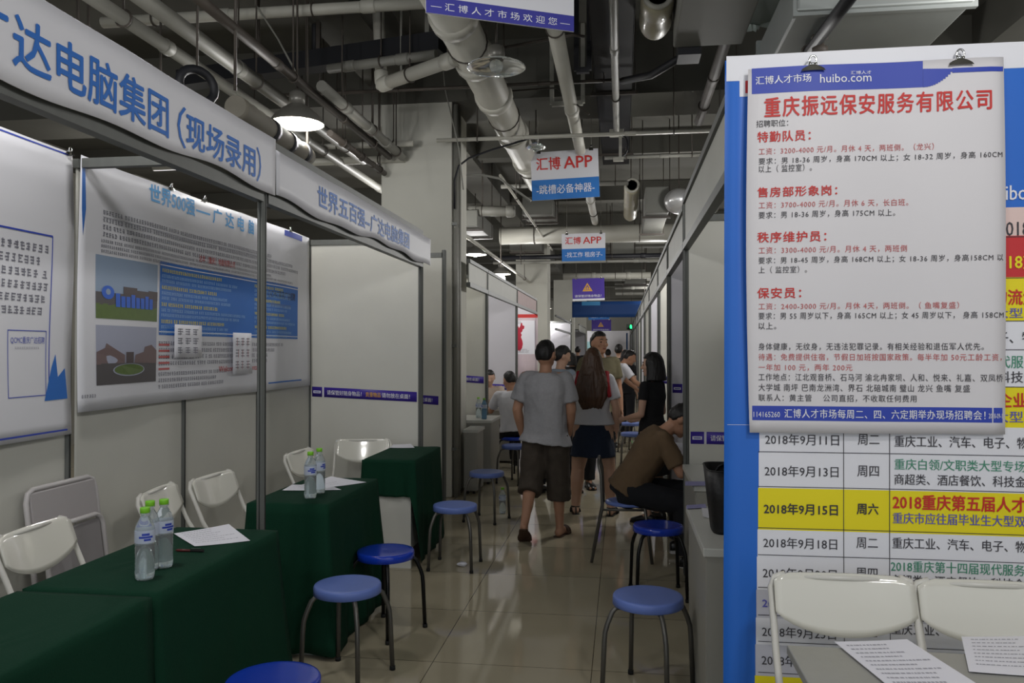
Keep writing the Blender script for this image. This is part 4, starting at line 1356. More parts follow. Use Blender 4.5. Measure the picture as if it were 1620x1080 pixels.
for px, py, y, w, h, ln, lab in ((850, 325, 13.2, 0.5, 0.3, 1.1, 'grey duct box behind the first app sign'), (830, 385, 18.0, 0.7, 0.3, 0.9, 'grey duct box over the second pillar head'),
                                 (985, 390, 18.0, 0.5, 0.35, 1.2, 'dark duct box past the cross duct'), (1005, 437, 23.4, 0.6, 0.4, 1.0, 'dull far duct box beside the purple warning sign'),
                                 (735, 345, 12.0, 0.4, 0.25, 1.5, 'grey duct piece just past the concrete pillar')):
    p = at_y(px, py, y)
    duct(lab, p.x - w / 2, y, p.z - h / 2, p.x + w / 2, y + ln, p.z + h / 2, DUCT_DULL)
# thin wires and drop rods
for i, (pts, y, r, lab) in enumerate((
        (((760, 147), (880, 139), (932, 181)), 7.5, 0.008, 'thin dark wire sagging below the slim white pipe'),
        (((770, 81), (905, 55), (925, 58)), 6.2, 0.012, 'dark rod crossing behind the welcome sign'),
        (((405, 8), (440, 62), (472, 122)), 5.9, 0.008, 'pale thin wire slanting towards the lit dome lamp'),
        (((695, 40), (704, 140), (726, 235), (733, 300)), 7.9, 0.007, 'thin pale wire dropping along the pillar edge'))):
    P = [at_y(a, b, y) for a, b in pts]
    t = thing('wire', lab, 'wire', P[0])
    mb = MB(); mb.tube([V((P[0].x, P[0].y, 4.86))] + P if i in (2, 3) else P, r, 6); mb.build('wire_run', PIPE_DARK if i in (0, 1) else PIPE_GREY, t)
for px, y0, y1, y, w, lab in ((634.7, -30, 119, 6.4, 0.016, 'pale slim drop rod before the slanting tray'), (676, -30, 84, 6.4, 0.035, 'pale flat drop bar beside the thick drain pipe'),
                              (504, -30, 84, 6.6, 0.035, 'dark drop post above the lit dome lamp'), (484, -30, 106, 6.0, 0.008, 'thin rod hanging above the lit dome lamp'),
                              (123, -60, 36, 4.6, 0.014, 'dark drop rod above the first banner, at the frame top'), (140, -60, 42, 4.7, 0.014, 'second dark drop rod above the first banner'),
                              (254, -60, 118, 5.2, 0.012, 'thin drop rod between the two sprinkler pipes'), (377, -60, 76, 5.6, 0.01, 'thin drop rod past the sprinkler pipes')):
    p = at_y(px, y1, y)
    mb = MB(); mb.bar((p.x, p.y, p.z), (p.x, p.y, 4.86), w, w)
    o = mb.build('drop_rod', PIPE_DARK if 'dark' in lab or 'thin' in lab else PIPE_GREY); tag(o, lab, 'hanger rod')
# two frames of flat bar behind the slim white pipe
for px0, py0, px1, py1, y, lab in ((873, 110, 922, 165, 8.0, 'pale rectangular bar frame around the slim white pipe'), (912, 20, 932, 112, 6.6, 'black rectangular bar frame beside the cable tray')):
    A, B = at_y(px0, py1, y), at_y(px1, py0, y)
    t = thing('bar_bracket', lab, 'bracket', ((A.x + B.x) / 2, y, A.z))
    m = PIPE_WHITE if 'pale' in lab else BLACK_TRAY
    mb = MB(); mb.bar((A.x, y, A.z), (B.x, y, A.z), 0.045, 0.045); mb.build('cross_bar', m, t)
    for x in (A.x, B.x):
        mb = MB(); mb.bar((x, y, A.z), (x, y, 4.86), 0.04, 0.04); mb.build('upright_bar', m, t)

# ================================================================ furniture
def make_stool(name, label, top, leg, loc, rz):
    """Round plastic seat on four bent tube legs; feet on z = 0."""
    t = thing(name, label, 'stool', (0, 0, 0), 0, 'blue round stools')
    mb = MB()
    mb.lathe([(0.0005, 0.450), (0.13, 0.451), (0.150, 0.451), (0.157, 0.449), (0.1605, 0.443), (0.162, 0.410), (0.155, 0.408), (0.150, 0.412), (0.148, 0.430), (0.0005, 0.430)], (0, 0, 0), 40)
    mb.build('seat', top, t)
    for k in range(4):
        a = k * pi / 2
        c, s = cos(a), sin(a)
        pts = [(0.03, 0.405), (0.125, 0.405), (0.155, 0.401), (0.172, 0.385), (0.196, 0.330), (0.207, 0.295), (0.211, 0.25), (0.222, 0.012)]
        mb = MB(); mb.tube([(r * c, r * s, z) for r, z in pts], 0.0115, 10)
        lg = mb.build('leg', leg, t)
        mb = MB(); mb.tube([(0.2222 * c, 0.2222 * s, 0.02), (0.2226 * c, 0.2226 * s, 0.0)], 0.014, 10); mb.build('rubber_foot', RUBBER, lg)
    mb = MB(); mb.lathe([(0.05, 0.412), (0.05, 0.430)], (0, 0, 0), 16, caps=True); mb.build('hub', leg, t)
    t.location, t.rotation_euler = loc, (0, 0, rz)
    return t


def stool_at(px, py):
    p = at_z(px, py, 0.452)
    return V((p.x, p.y, 0))


LIGHT = make_stool('stool', 'light blue stool with grey legs, front one beside the bottled green tables', STOOL_LIGHT, LEG_GREY, stool_at(550, 922), 0.55)
DARK = make_stool('stool', 'glossy dark blue stool half tucked under the second green tablecloth', STOOL_DARK, LEG_BLACK, stool_at(610, 869), 0.35)
for src, px, py, rz, lab in (
        (LIGHT, 720, 797, 0.75, 'light blue stool standing beside the far short-skirted green table'),
        (LIGHT, 770, 745, 0.5, 'light blue stool in front of the grey desk at the pillar'),
        (LIGHT, 815, 703, 0.3, 'light blue stool just behind the man in grey, by the white desks'),
        (LIGHT, 1025, 940, 0.35, 'light blue stool in the aisle below the counter with the dark bag'),
        (DARK, 1041, 829, 0.9, 'glossy dark blue stool next to the legs of the seated man in brown'),
        (DARK, 432, 1072, 0.4, 'dark blue stool cut off by the bottom edge of the frame'),
        (LIGHT, 1000, 668, 0.2, 'small far blue stool beside the white-shirted man, upper of the far ones'),
        (LIGHT, 1007, 658, 0.5, 'small far blue stool beyond the white-shirted man'),
        (LIGHT, 1001, 684, 0.8, 'small far blue stool closest to the bob-haired woman')):
    dup(src, stool_at(px, py), rz, lab)


def make_chair(label, loc, rz, group='white folding chairs'):
    """White steel folding chair, front towards +y."""
    t = thing('folding_chair', label, 'chair', (0, 0, 0), 0, group)
    W = 0.222
    for s in (-1, 1):
        mb = MB()
        mb.tube([(s * (W - 0.045), -0.205, 0.842), (s * (W - 0.012), -0.2035, 0.832), (s * W, -0.2, 0.80), (s * W, -0.12, 0.62), (s * W, 0.03, 0.40), (s * (W + 0.004), 0.215, 0.012)], 0.0115, 10)
        f = mb.build('front_leg', WHITE_TUBE, t)
        mb = MB(); mb.tube([(s * (W + .004), 0.213, 0.018), (s * (W + .004), 0.217, 0.0)], 0.0145, 10); mb.build('rubber_foot', RUBBER, f)
        mb = MB()
        mb.tube([(s * (W - 0.028), 0.06, 0.425), (s * (W - 0.028), -0.05, 0.36), (s * (W - 0.024), -0.265, 0.012)], 0.0105, 10)
        r = mb.build('rear_leg', WHITE_TUBE, t)
        mb = MB(); mb.tube([(s * (W - .024), -0.262, 0.018), (s * (W - .024), -0.267, 0.0)], 0.0135, 10); mb.build('rubber_foot', RUBBER, r)
    # backrest: a moulded sheet bowed backwards with a belly-shaped lower edge
    mb = MB()
    n, m = 16, 8
    g = []
    for off in (0.0, 0.012):
        for j in range(m + 1):
            for i in range(n + 1):
                u = -1 + 2 * i / n
                top = 0.848 - 0.024 * max(0, abs(u) - 0.78) ** 1.5 * 8
                low = 0.735 - 0.072 * (1 - u * u) ** 0.8
                z = low + (top - low) * j / m
                y = -0.12 - (z - 0.62) * 0.36 - 0.024 * (1 - u * u) + 0.004 + off
                g.append(V((u * (W - 0.006), y, z)))
    k = (n + 1) * (m + 1)
    fs = []
    for j in range(m):
        for i in range(n):
            q = (j * (n + 1) + i, j * (n + 1) + i + 1, (j + 1) * (n + 1) + i + 1, (j + 1) * (n + 1) + i)
            fs += [q, tuple(x + k for x in q[::-1])]
    rim = [j * (n + 1) for j in range(m)] + [m * (n + 1) + i for i in range(n)] + [j * (n + 1) + n for j in range(m, 0, -1)] + [i for i in range(n, 0, -1)]
    for a, b in zip(rim, rim[1:] + rim[:1]):
        fs.append((a, b, b + k, a + k))
    mb.add(g, fs, 0, True)
    mb.build('backrest', WHITE_PLASTIC, t)
    mb = MB()
    out = []
    for q in range(28):
        a = 2 * pi * q / 28
        c, s = cos(a), sin(a)
        out.append((0.195 * (abs(c) ** 0.35) * (1 if c > 0 else -1), 0.06 + 0.19 * (abs(s) ** 0.35) * (1 if s > 0 else -1)))
    mb.loft([[V((x * f, 0.06 + (y - 0.06) * f, z + 0.03 * (y - .06)))for x, y in out] for f, z in ((0.94, 0.415), (1.0, 0.42), (1.0, 0.432), (0.95, 0.439), (0.5, 0.432), (0.05, 0.43))])
    mb.build('seat', WHITE_PLASTIC, t)
    for y, z in ((0.145, 0.145), (-0.2, 0.12)):
        mb = MB(); w = W - 0.02 if y < 0 else W
        mb.tube([(-w, y, z), (w, y, z)], 0.008, 8); mb.build('stretcher', WHITE_TUBE, t)
    mb = MB(); mb.tube([(-(W - .04), -0.2075, 0.834), (W - .04, -0.2075, 0.834)], 0.0095, 10); mb.build('top_rail', WHITE_TUBE, t)
    t.location, t.rotation_euler = loc, (0, 0, rz)
    return t


def chair_at(px, py, rz, z=0.84):
    p = at_z(px, py, z)
    off = Matrix.Rotation(rz, 3, 'Z') @ V((0, -0.205, 0))
    return V((p.x - off.x, p.y - off.y, 0)), rz


CH = make_chair('white folding chair at the first green table, cut by the frame edge', *chair_at(50, 834, -1.52))
for px, py, rz, lab in ((247, 774, -1.42, 'white folding chair behind the water bottles on the first table'),
                        (334, 752, -1.62, 'white folding chair against the wall just before the corner post'),
                        (471, 714, -1.6, 'white folding chair behind the bottles on the second table')):
    dup(CH, *chair_at(px, py, rz), lab)
dup(CH, V((-2.05, 6.08, 0)), -2.95, 'white folding chair turned beside the far short-skirted green table')
p = at_y(1331, 906, 2.72)
dup(CH, V((p.x, p.y - 0.205, 0)), pi, 'white folding chair under the date poster, fully in view')
p = at_y(1561, 915, 2.70)
dup(CH, V((p.x, p.y - 0.205, 0)), pi - 0.03, 'white folding chair under the date poster, cut by the frame edge')

# the folded chair leaning on the back wall
c = at_x(100, 757, LB + 0.06)
t = thing('folded_chair', 'folded grey folding chair leaning flat against the booth wall', 'chair', (LB + 0.2, c.y, 0), pi / 2)
M = lambda x, y, z: (x, y - 0.0, z)
def lean(x, z, d=0.0):
    z = z * 1.1
    return V((LB + 0.05 + (0.95 - z) * 0.13 + d, c.y + x, z))
for (w, z0, z1, d, nm) in ((0.235, 0.0, 0.86, 0.0, 'back_frame'), (0.20, 0.0, 0.70, 0.045, 'front_frame')):
    mb = MB()
    r = 0.05
    pts = [lean(-w, z0 + 0.012, d), lean(-w, z1 - r, d), lean(-w + r * .3, z1 - r * .3, d), lean(-w + r, z1, d), lean(w - r, z1, d), lean(w - r * .3, z1 - r * .3, d), lean(w, z1 - r, d), lean(w, z0 + 0.012, d)]
    mb.tube(pts, 0.0125, 10)
    mb.build(nm, mat('lilac_white_tube', (184, 180, 180), 0.35), t)
def slab(w0, z0, z1, d, nm, m):
    mb = MB()
    vs = [lean(sx * w0, z, d + o) for o in (0, 0.016) for sx, z in ((-1, z0), (1, z0), (1, z1), (-1, z1))]
    mb.add(vs, [(0, 1, 2, 3), (7, 6, 5, 4), (0, 4, 5, 1), (1, 5, 6, 2), (2, 6, 7, 3), (3, 7, 4, 0)])
    mb.build(nm, m, t, 0.006)
slab(0.22, 0.69, 0.85, -0.004, 'backrest', GREY_PLASTIC)
slab(0.185, 0.30, 0.68, 0.028, 'seat', mat('dull_lilac_plastic', (150, 146, 148), 0.45))
mb = MB(); mb.tube([lean(-0.235, 0.16), lean(0.235, 0.16)], 0.008, 8); mb.build('stretcher', GREY_PLASTIC, t)

# ---------------------------------------------------------------- cloth covered desks
def cloth_desk(label_t, label_c, x0, x1, y0, y1, z, seed, hems=(0.02, 0.02, 0.02, 0.02), flare=0.05, near=1.0):
    """hems: hem heights of the near (-y), aisle (+x), far (+y) and back (-x) skirts."""
    t = thing('desk', label_t, 'table', ((x0 + x1) / 2, (y0 + y1) / 2, 0), 0, 'desks under green cloths')
    zi = z - 0.006
    mb = MB(); mb.box(x0 + 0.01, y0 + 0.01, zi - 0.025, x1 - 0.01, y1 - 0.01, zi); mb.build('desk_top', DESK_WHITE, t, 0.002)
    for ya in (y0 + 0.02, y1 - 0.045):
        mb = MB(); mb.box(x0 + 0.03, ya, 0, x1 - 0.03, ya + 0.025, zi - 0.025); mb.build('end_panel', DESK_WHITE, t)
    mb = MB(); mb.box(x1 - 0.07, y0 + 0.045, 0.12, x1 - 0.05, y1 - 0.045, zi - 0.025); mb.build('front_panel', DESK_WHITE, t)
    # cloth: perimeter rings from the table edge down to the hem
    rnd = random.Random(seed)
    per = []
    N = 26
    def side(ax, ay, bx, by, nx, ny, hem):
        for k in range(N):
            f = k / N
            per.append((ax + (bx - ax) * f, ay + (by - ay) * f, nx, ny, hem, f))
    side(x0, y0, x1, y0, 0, -1, hems[0]); side(x1, y0, x1, y1, 1, 0, hems[1]); side(x1, y1, x0, y1, 0, 1, hems[2]); side(x0, y1, x0, y0, -1, 0, hems[3])
    n = len(per)
    ph = rnd.uniform(0, 6)
    rings = []
    rings.append([V((x0 + (x1 - x0) * 0.5 + (px - (x0 + x1) / 2) * 0.02, (y0 + y1) / 2 + (py - (y0 + y1) / 2) * 0.02, z)) for px, py, *_ in per])
    for f in (0.35, 0.7, 0.95):
        rings.append([V(((x0 + x1) / 2 + (px - (x0 + x1) / 2) * f, (y0 + y1) / 2 + (py - (y0 + y1) / 2) * f, z + 0.0015 * sin(px * 31 + py * 17 + f * 9))) for px, py, *_ in per])
    L = 14
    for j in range(L + 1):
        d = j / L
        ring = []
        for i, (px, py, nx, ny, hem, f) in enumerate(per):
            nxt = per[(i + N) % n]; prv = per[(i - N) % n]
            # blend hems round the corners
            h = hem
            if f < 0.06:
                h = hem * (0.5 + f / 0.12) + prv[4] * (0.5 - f / 0.12)
            elif f > 0.94:
                h = hem * (0.5 + (1 - f) / 0.12) + nxt[4] * (0.5 - (1 - f) / 0.12)
            w = sin(f * 13 + ph + px) * 0.6 + sin(f * 29 + ph * 2 + py * 3) * 0.4
            c = min(f, 1 - f)
            cor = math.exp(-(c / 0.09) ** 2)
            fl = flare * (0.2 if nx < 0 else near if ny < 0 and nx == 0 else 1.0)
            o = 0.004 + d ** 1.2 * (fl * (0.35 + 0.75 * cor) + 0.016 * w * min(1, fl / 0.03))
            # outward direction turns diagonal at the corner
            ddx, ddy = nx, ny
            if f < 0.12:
                k = (0.12 - f) / 0.24; ddx, ddy = nx * (1 - k) + prv[2] * k, ny * (1 - k) + prv[3] * k
            elif f > 0.88:
                k = (f - 0.88) / 0.24; ddx, ddy = nx * (1 - k) + nxt[2] * k, ny * (1 - k) + nxt[3] * k
            zz = z - 0.004 - (z - 0.004 - h) * d
            ring.append(V((px + ddx * o, py + ddy * o, zz)))
        rings.append(ring)
    mb = MB(); mb.loft(rings, 0, True, caps=False)
    mb.f.append(list(range(n))); mb.m.append(0); mb.s.append(False)
    o = mb.build('tablecloth', CLOTH_GREEN, None, fix=True, origin=((x0 + x1) / 2, (y0 + y1) / 2, min(hems)))
    tag(o, label_c, 'tablecloth', 'dark green tablecloths')
    sf = o.modifiers.new('cloth_thickness', 'SOLIDIFY'); sf.thickness = 0.002; sf.offset = 1.0
    return t, o


TZ = 0.78
cloth_desk('white desk under the green cloth cut by the frame bottom', 'dark green cloth on the front desk, running out of the frame', -1.985, -1.51, 1.05, 2.40, TZ, 1)
cloth_desk('white desk under the green cloth that carries two lime-capped bottles', 'dark green cloth under two lime-capped bottles and the pen', -1.985, -1.51, 2.43, 3.36, TZ, 2, (0.02, 0.02, 0.03, 0.05), 0.12, 0.05)
cloth_desk('white desk under the second green cloth past the corner post', 'dark green cloth on the desk right behind the corner post', -1.93, -1.50, 3.93, 4.78, TZ, 3, (0.03, 0.02, 0.3, 0.05), 0.10)
cloth_desk('white desk under the short green cloth beside the pillar panel', 'dark green cloth with a short near flap on the far desk', -1.86, -1.475, 5.58, 6.40, TZ, 4, (0.52, 0.03, 0.1, 0.1), 0.05)

# ---------------------------------------------------------------- bottles
def make_bottle(label, loc, rz=0.0, full=True):
    t = thing('water_bottle', label, 'bottle', (0, 0, 0), 0, 'clear water bottles')
    mb = MB()
    pr = [(0.0005, 0.006), (0.018, 0.004), (0.027, 0.0), (0.031, 0.006), (0.032, 0.02)]
    for k in range(7):
        z = 0.03 + k * 0.013
        pr += [(0.0325, z), (0.0305, z + 0.0065)]
    pr += [(0.0325, 0.122), (0.0325, 0.172), (0.031, 0.18), (0.026, 0.195), (0.017, 0.212), (0.0135, 0.218), (0.013, 0.224), (0.0165, 0.2255), (0.0165, 0.228), (0.013, 0.229), (0.0125, 0.237)]
    mb.lathe(pr, (0, 0, 0), 28); mb.build('bottle_body', PET, t)
    mb = MB(); mb.lathe([(0.0005, 0.008), (0.026, 0.008), (0.029, 0.02), (0.0285, 0.12), (0.0005, 0.12)], (0, 0, 0), 20); mb.build('water', WATER, t)
    mb = MB(); mb.lathe([(0.0332, 0.128), (0.0334, 0.13), (0.0334, 0.17), (0.0332, 0.172)], (0, 0, 0), 28)
    lb = mb.build('label_sleeve', mat('pale_bottle_label', (196, 204, 222), 0.4, trans=0.25), t)
    mb = MB()
    for (a0, a1, z0, z1) in ((-0.7, 0.7, 0.146, 0.153), (-0.4, 0.35, 0.155, 0.163), (-0.2, 0.5, 0.137, 0.144), (2.4, 3.8, 0.146, 0.155), (2.7, 3.5, 0.157, 0.164)):
        n = 8
        for k in range(n):
            b0, b1 = a0 + (a1 - a0) * k / n, a0 + (a1 - a0) * (k + 1) / n
            mb.add([V((0.0338 * cos(b), 0.0338 * sin(b), z)) for z in (z0, z1) for b in (b0, b1)], [(0, 1, 3, 2)])
    mb.build('label_mark', BLUE_DEEP, lb, fix=False)
    mb = MB()
    mb.lathe([(0.0155, 0.2292), (0.0165, 0.230), (0.0165, 0.2465), (0.0155, 0.248), (0.0005, 0.248)], (0, 0, 0), 20)
    mb.build('bottle_cap', CAP_GREEN, t)
    t.location, t.rotation_euler = loc, (0, 0, rz)
    return t


BOT = make_bottle('clear water bottle with a lime cap, front one on the first green table', V((at_z(229, 916, TZ).x, at_z(229, 916, TZ).y, TZ + 0.002)), -0.9)
def bottle(px, py, z, rz, lab, s=1.0):
    p = at_z(px, py, z)
    b = dup(BOT, V((p.x, p.y, z + 0.002)), rz, lab)
    return b
bottle(259, 897, TZ, -0.5, 'clear water bottle with a lime cap, right behind the front one')
bottle(237, 901, TZ, 1.9, 'clear water bottle mostly hidden behind the front two, lime cap showing')
bottle(491, 788, TZ, -0.9, 'clear water bottle on the second green table, front of two')
bottle(505, 780, TZ, -0.3, 'clear water bottle on the second green table, back of two')

# ---------------------------------------------------------------- loose papers, pen, litter
def paper(label, quad, z, lines=8, cat='paper', curl=0.006, m=None, seed=3, ink=None):
    P = [at_z(x, y, z) for x, y in quad]           # near-left, near-right, far-right, far-left
    mb = MB()
    n = 8
    g = []
    for off in (0.0006, 0.0):
        for j in range(n + 1):
            for i in range(n + 1):
                a, b = i / n, j / n
                q = (P[0] * (1 - a) + P[1] * a) * (1 - b) + (P[3] * (1 - a) + P[2] * a) * b
                g.append(V((q.x, q.y, z + 0.0035 + off + curl * ((a - .5) ** 2 + max(0, b - .6) ** 2) * 1.2)))
    k = (n + 1) ** 2
    fs = []
    for j in range(n):
        for i in range(n):
            q = (j * (n + 1) + i, j * (n + 1) + i + 1, (j + 1) * (n + 1) + i + 1, (j + 1) * (n + 1) + i)
            fs += [q, tuple(x + k for x in q[::-1])]
    mb.add(g, fs, 0, True)
    o = mb.build('paper_sheet', m or SHEET, None, fix=False)
    tag(o, label, cat)
    if lines:
        mb = MB(); rnd = random.Random(seed)
        for r in range(lines):
            b = 0.9 - 0.8 * r / lines
            a = 0.1
            e = rnd.uniform(0.55, 0.92)
            while a < e:
                w = rnd.uniform(0.015, 0.05)
                vs = []
                for aa, bb in ((a, b), (a + w, b), (a + w, b + 0.022), (a, b + 0.022)):
                    q = (P[0] * (1 - aa) + P[1] * aa) * (1 - bb) + (P[3] * (1 - aa) + P[2] * aa) * bb
                    vs.append(V((q.x, q.y, z + 0.0035 + 0.0012 + curl * ((aa - .5) ** 2 + max(0, bb - .6) ** 2) * 1.2)))
                mb.add(vs, [(0, 1, 2, 3)])
                a += w + rnd.uniform(0.006, 0.02)
        mb.build('printed_lines', ink or INK_FAINT, o, fix=False)
    return o


paper('white handout on the green cloth beside the pen', ((308, 866), (396, 857), (362, 831), (275, 846)), TZ, 7)
paper('white paper spread on the second green table behind its bottles, wide one', ((496, 775), (580, 764), (524, 755), (470, 770)), TZ, 4)
paper('thin white paper under the bottles on the second green table', ((446, 777), (540, 776), (520, 768), (462, 768)), TZ, 3)
paper('white paper on the far green table edge by the post', ((616, 709), (656, 709), (650, 703), (622, 704)), TZ, 0)
DT = 0.775
p = at_z(300, 871, TZ)
t = thing('pen', 'dark red pen with a silver clip lying by the bottles', 'pen', (p.x, p.y, TZ))
A, B = at_z(277, 870, TZ + 0.008), at_z(322, 871, TZ + 0.008)
mb = MB(); mb.tube([A, A.lerp(B, 0.1), A.lerp(B, 0.6)], [0.001, 0.005, 0.005], 8); mb.build('barrel', mat('dark_red_plastic', (84, 22, 22), 0.3), t)
mb = MB(); mb.tube([A.lerp(B, 0.55), B], 0.0062, 8); mb.build('pen_cap', RUBBER, t)
mb = MB(); mb.bar(A.lerp(B, 0.56) + V((0, 0, 0.008)), A.lerp(B, 0.9) + V((0, 0, 0.008)), 0.003, 0.002); mb.build('clip', CHROME, t)

# ---------------------------------------------------------------- plain counters
def counter(label, x0, x1, y0, y1, z=0.78, aisle=1, mt=DESK_WHITE, ms=DESK_SIDE):
    """Registration counter; aisle = +1 when the aisle lies towards +x."""
    t = thing('counter', label, 'counter', ((x0 + x1) / 2, (y0 + y1) / 2, 0), 0, 'plain booth counters')
    mb = MB(); mb.box(x0, y0, z - 0.035, x1, y1, z); mb.build('counter_top', mt, t, 0.004)
    for ya in (y0 + 0.01, y1 - 0.03):
        mb = MB(); mb.box(x0 + 0.015, ya, 0.03, x1 - 0.015, ya + 0.02, z - 0.036); mb.build('end_panel', ms, t)
    xf = x1 - 0.03 if aisle > 0 else x0 + 0.012
    mb = MB(); mb.box(xf, y0 + 0.031, 0.03, xf + 0.018, y1 - 0.031, z - 0.036); mb.build('front_panel', ms, t)
    for xx in (x0 + 0.04, x1 - 0.06):
        for yy in (y0 + 0.02, y1 - 0.04):
            mb = MB(); mb.box(xx, yy, 0, xx + 0.025, yy + 0.02, 0.03); mb.build('glide', RUBBER, t)
    return t


counter('grey-sided counter carrying the black bag, at the blue poster edge', 0.325, 0.80, 3.28, 4.16, 0.78, -1)
counter('white counter against the purple-taped partition behind the black bag', 0.42, 0.85, 4.78, 5.66, 0.78, -1)
counter('counter where the man in brown sits writing', 0.515, 0.95, 5.95, 7.0, 0.78, -1)
counter('grey counter against the aisle face of the concrete pillar', -1.72, -1.55, 8.56, 9.0, 0.70, 1)
counter('counter carrying two clear bottles just past the pillar', -2.25, -1.50, 9.17, 9.88, 0.75, 1)
counter('counter where the man in the white shirt sits, past the pillar', -2.45, -1.45, 10.93, 11.4, 0.76, 1)
counter('far counter leaned on by the white-shirted man', 0.47, 0.95, 13.0, 14.4, 0.78, -1)

bottle(757, 661, 0.75, 0.3, 'clear water bottle on the counter past the pillar, beside the bluish one')
t = bottle(766, 663, 0.75, 0.5, 'bluish water bottle on the counter past the pillar')
for o in [o for o in bpy.data.objects if o.parent is t and o.name.startswith('bottle_body')]:
    me = o.data.copy(); me.materials[0] = mat('bluish_bottle', (120, 160, 190), 0.1, trans=0.6, ior=1.3); o.data = me
bottle(795, 812, 0.0, 0.3, 'small clear bottle shape standing in for a faint floor reflection by the stools')  # stands in for a faint reflection on the tiles, built as a bottle
p = at_z(731, 896, 0)
t = thing('crumpled_tissue', 'crumpled white scrap on the floor beside the light blue stool', 'litter', (p.x, p.y, 0))
mb = MB(); mb.ball((p.x, p.y, 0.016), (0.035, 0.026, 0.016), 14, 8)
rnd = random.Random(2)
mb.v = [v + V((rnd.uniform(-.007, .007), rnd.uniform(-.007, .007), rnd.uniform(0, .006))) for v in mb.v]
mb.build('scrap', SHEET, t)

# black tapered bag on the counter
p = at_z(1148, 836, 0.78)
t = thing('tote_bag', 'black tapered bag standing open on the counter by the blue poster', 'bag', (0.56, 3.62, 0.78))
p0 = at_y(1130, 832, 3.5); p1 = at_y(1119, 744, 3.5)
h = p1.z - 0.782
x0b, x0t = p0.x, p1.x
rings = []
for f in (0.0, 0.04, 0.5, 1.0):
    xl = x0b + (x0t - x0b) * f
    w, d = 0.17 + (x0b - xl) * 2, 0.10 + 0.05 * f
    cx, cy = x0b + 0.085, 3.62
    r = []
    for q in range(24):
        a = 2 * pi * q / 24
        c, s = cos(a), sin(a)
        r.append(V((cx + w / 2 * abs(c) ** 0.45 * (1 if c > 0 else -1), cy + d * abs(s) ** 0.45 * (1 if s > 0 else -1), 0.782 + h * f)))
    rings.append(r)
inner = [[V((cx + (v.x - cx) * 0.95, cy + (v.y - cy) * 0.95, v.z + 0.0)) for v in rings[k]] for k in (3, 2)]
mb = MB(); mb.loft(rings + inner, 0, True)
BAG = mat('black_leatherette', (16, 15, 17), 0.5, bump=0.2, scale=60)
mb.build('bag_body', BAG, t)
mb = MB(); mb.tube([v for v in rings[3]], 0.0025, 6, closed=True); mb.build('rim', BAG, t)
for s in (-1, 1):
    mb = MB(); mb.tube([V((cx + 0.05 * cos(pi * k / 8) , cy + s * 0.135, 0.782 + h - 0.05 + 0.045 * sin(pi * k / 8))) for k in range(9)], 0.005, 6); mb.build('handle', BAG, t)
paper('white slip of paper beside the black bag', ((1112, 818), (1128, 822), (1129, 806), (1110, 805)), 0.78, 0)
LILAC = mat('lilac_strip_print', (150, 148, 196), 0.5)
for lab, q in (('lilac printed strip stuck along the far counter edge', ((1084, 769), (1120, 769), (1120, 762), (1084, 762))),
               ('lilac printed strip stuck along the counter edge beside the black bag', ((1086, 806), (1118, 804), (1116, 798), (1086, 800)))):
    o = paper(lab, q, 0.78, 2, 'tape strip', 0.0, LILAC, 5, PURPLE)
    o.name = 'edge_strip'

# the grey table under the date poster
A, B = at_z(1235, 1003, 0.76), at_z(1620, 1012, 0.76)
x0, y1 = A.x, 2.30
t = thing('table', 'grey topped table with two papers in front of the white chairs', 'table', (x0 + 0.6, 2.0, 0))
mb = MB(); mb.box(x0, 1.62, 0.735, x0 + 1.2, y1, 0.76); mb.build('table_top', DESK_GREY, t, 0.003)
mb = MB(); mb.box(x0 + 0.03, 1.66, 0.70, x0 + 1.17, y1 - 0.03, 0.735); mb.build('apron', WHITE_TUBE, t)
for xx in (x0 + 0.05, x0 + 1.13):
    for yy in (1.68, y1 - 0.06):
        mb = MB(); mb.tube([(xx, yy, 0.012), (xx, yy, 0.70)], 0.016, 10); lg = mb.build('leg', WHITE_TUBE, t)
        mb = MB(); mb.tube([(xx, yy, 0), (xx, yy, 0.02)], 0.02, 10); mb.build('rubber_foot', RUBBER, lg)
paper('printed form lying on the grey table, closer to the aisle', ((1420, 1100), (1570, 1100), (1435, 1014), (1320, 1018)), 0.76, 10, 'paper', 0.004)
paper('printed form on the grey table, cut by the frame side', ((1533, 1065), (1680, 1075), (1660, 1008), (1521, 1010)), 0.76, 8, 'paper', 0.004)

# red map poster on the partition of the far booth
y = 15.83
A, B = at_y(817, 600, y), at_y(853, 487, y)
S = Surf((A.x, y, 0.9), (1, 0, 0), (0, 0, 1))
w = B.x - A.x - 0.03; h = at_y(835, 497, y).z - 0.9
o = sheet('map_poster', S, 0, w, 0, h, mat('pale_pink_board', (206, 190, 196), 0.5), 0.003, 0.3)
tag(o, 'pale poster with a red map and a red head strip in the far booth', 'poster')
a = Art(S)
a.rect(0, h * 0.95, w, h, RED, 2)
a.rect(w * 0.02, h * 0.42, w * 0.86, h * 0.91, WHITE_INK, 1); a.rect(w * 0.86, h * 0.42, w * 0.88, h * 0.91, INK_SOFT, 2)
mp = [(0, .56), (0, .80), (.07, .83), (.11, .80), (.17, .83), (.21, .88), (.27, .87), (.28, .84), (.38, .83), (.36, .79), (.29, .78), (.27, .75), (.19, .73), (.25, .70), (.20, .67), (.27, .62), (.30, .57), (.26, .51), (.18, .48), (.14, .45), (.12, .48), (.04, .47), (.05, .51)]
a.poly([(w * (0.02 + x * 0.95), h * y_) for x, y_ in mp], mat('map_red', (170, 24, 50), 0.5), 3)
a.scribble(w * 0.05, h * 0.44, w * 0.6, h * 0.5, INK_SOFT, 3, 1.0, 3, 9)
a.scribble(w * 0.05, h * 0.86, w * 0.3, h * 0.9, INK, 2, 1.0, 3, 8)
a.build('print', o)

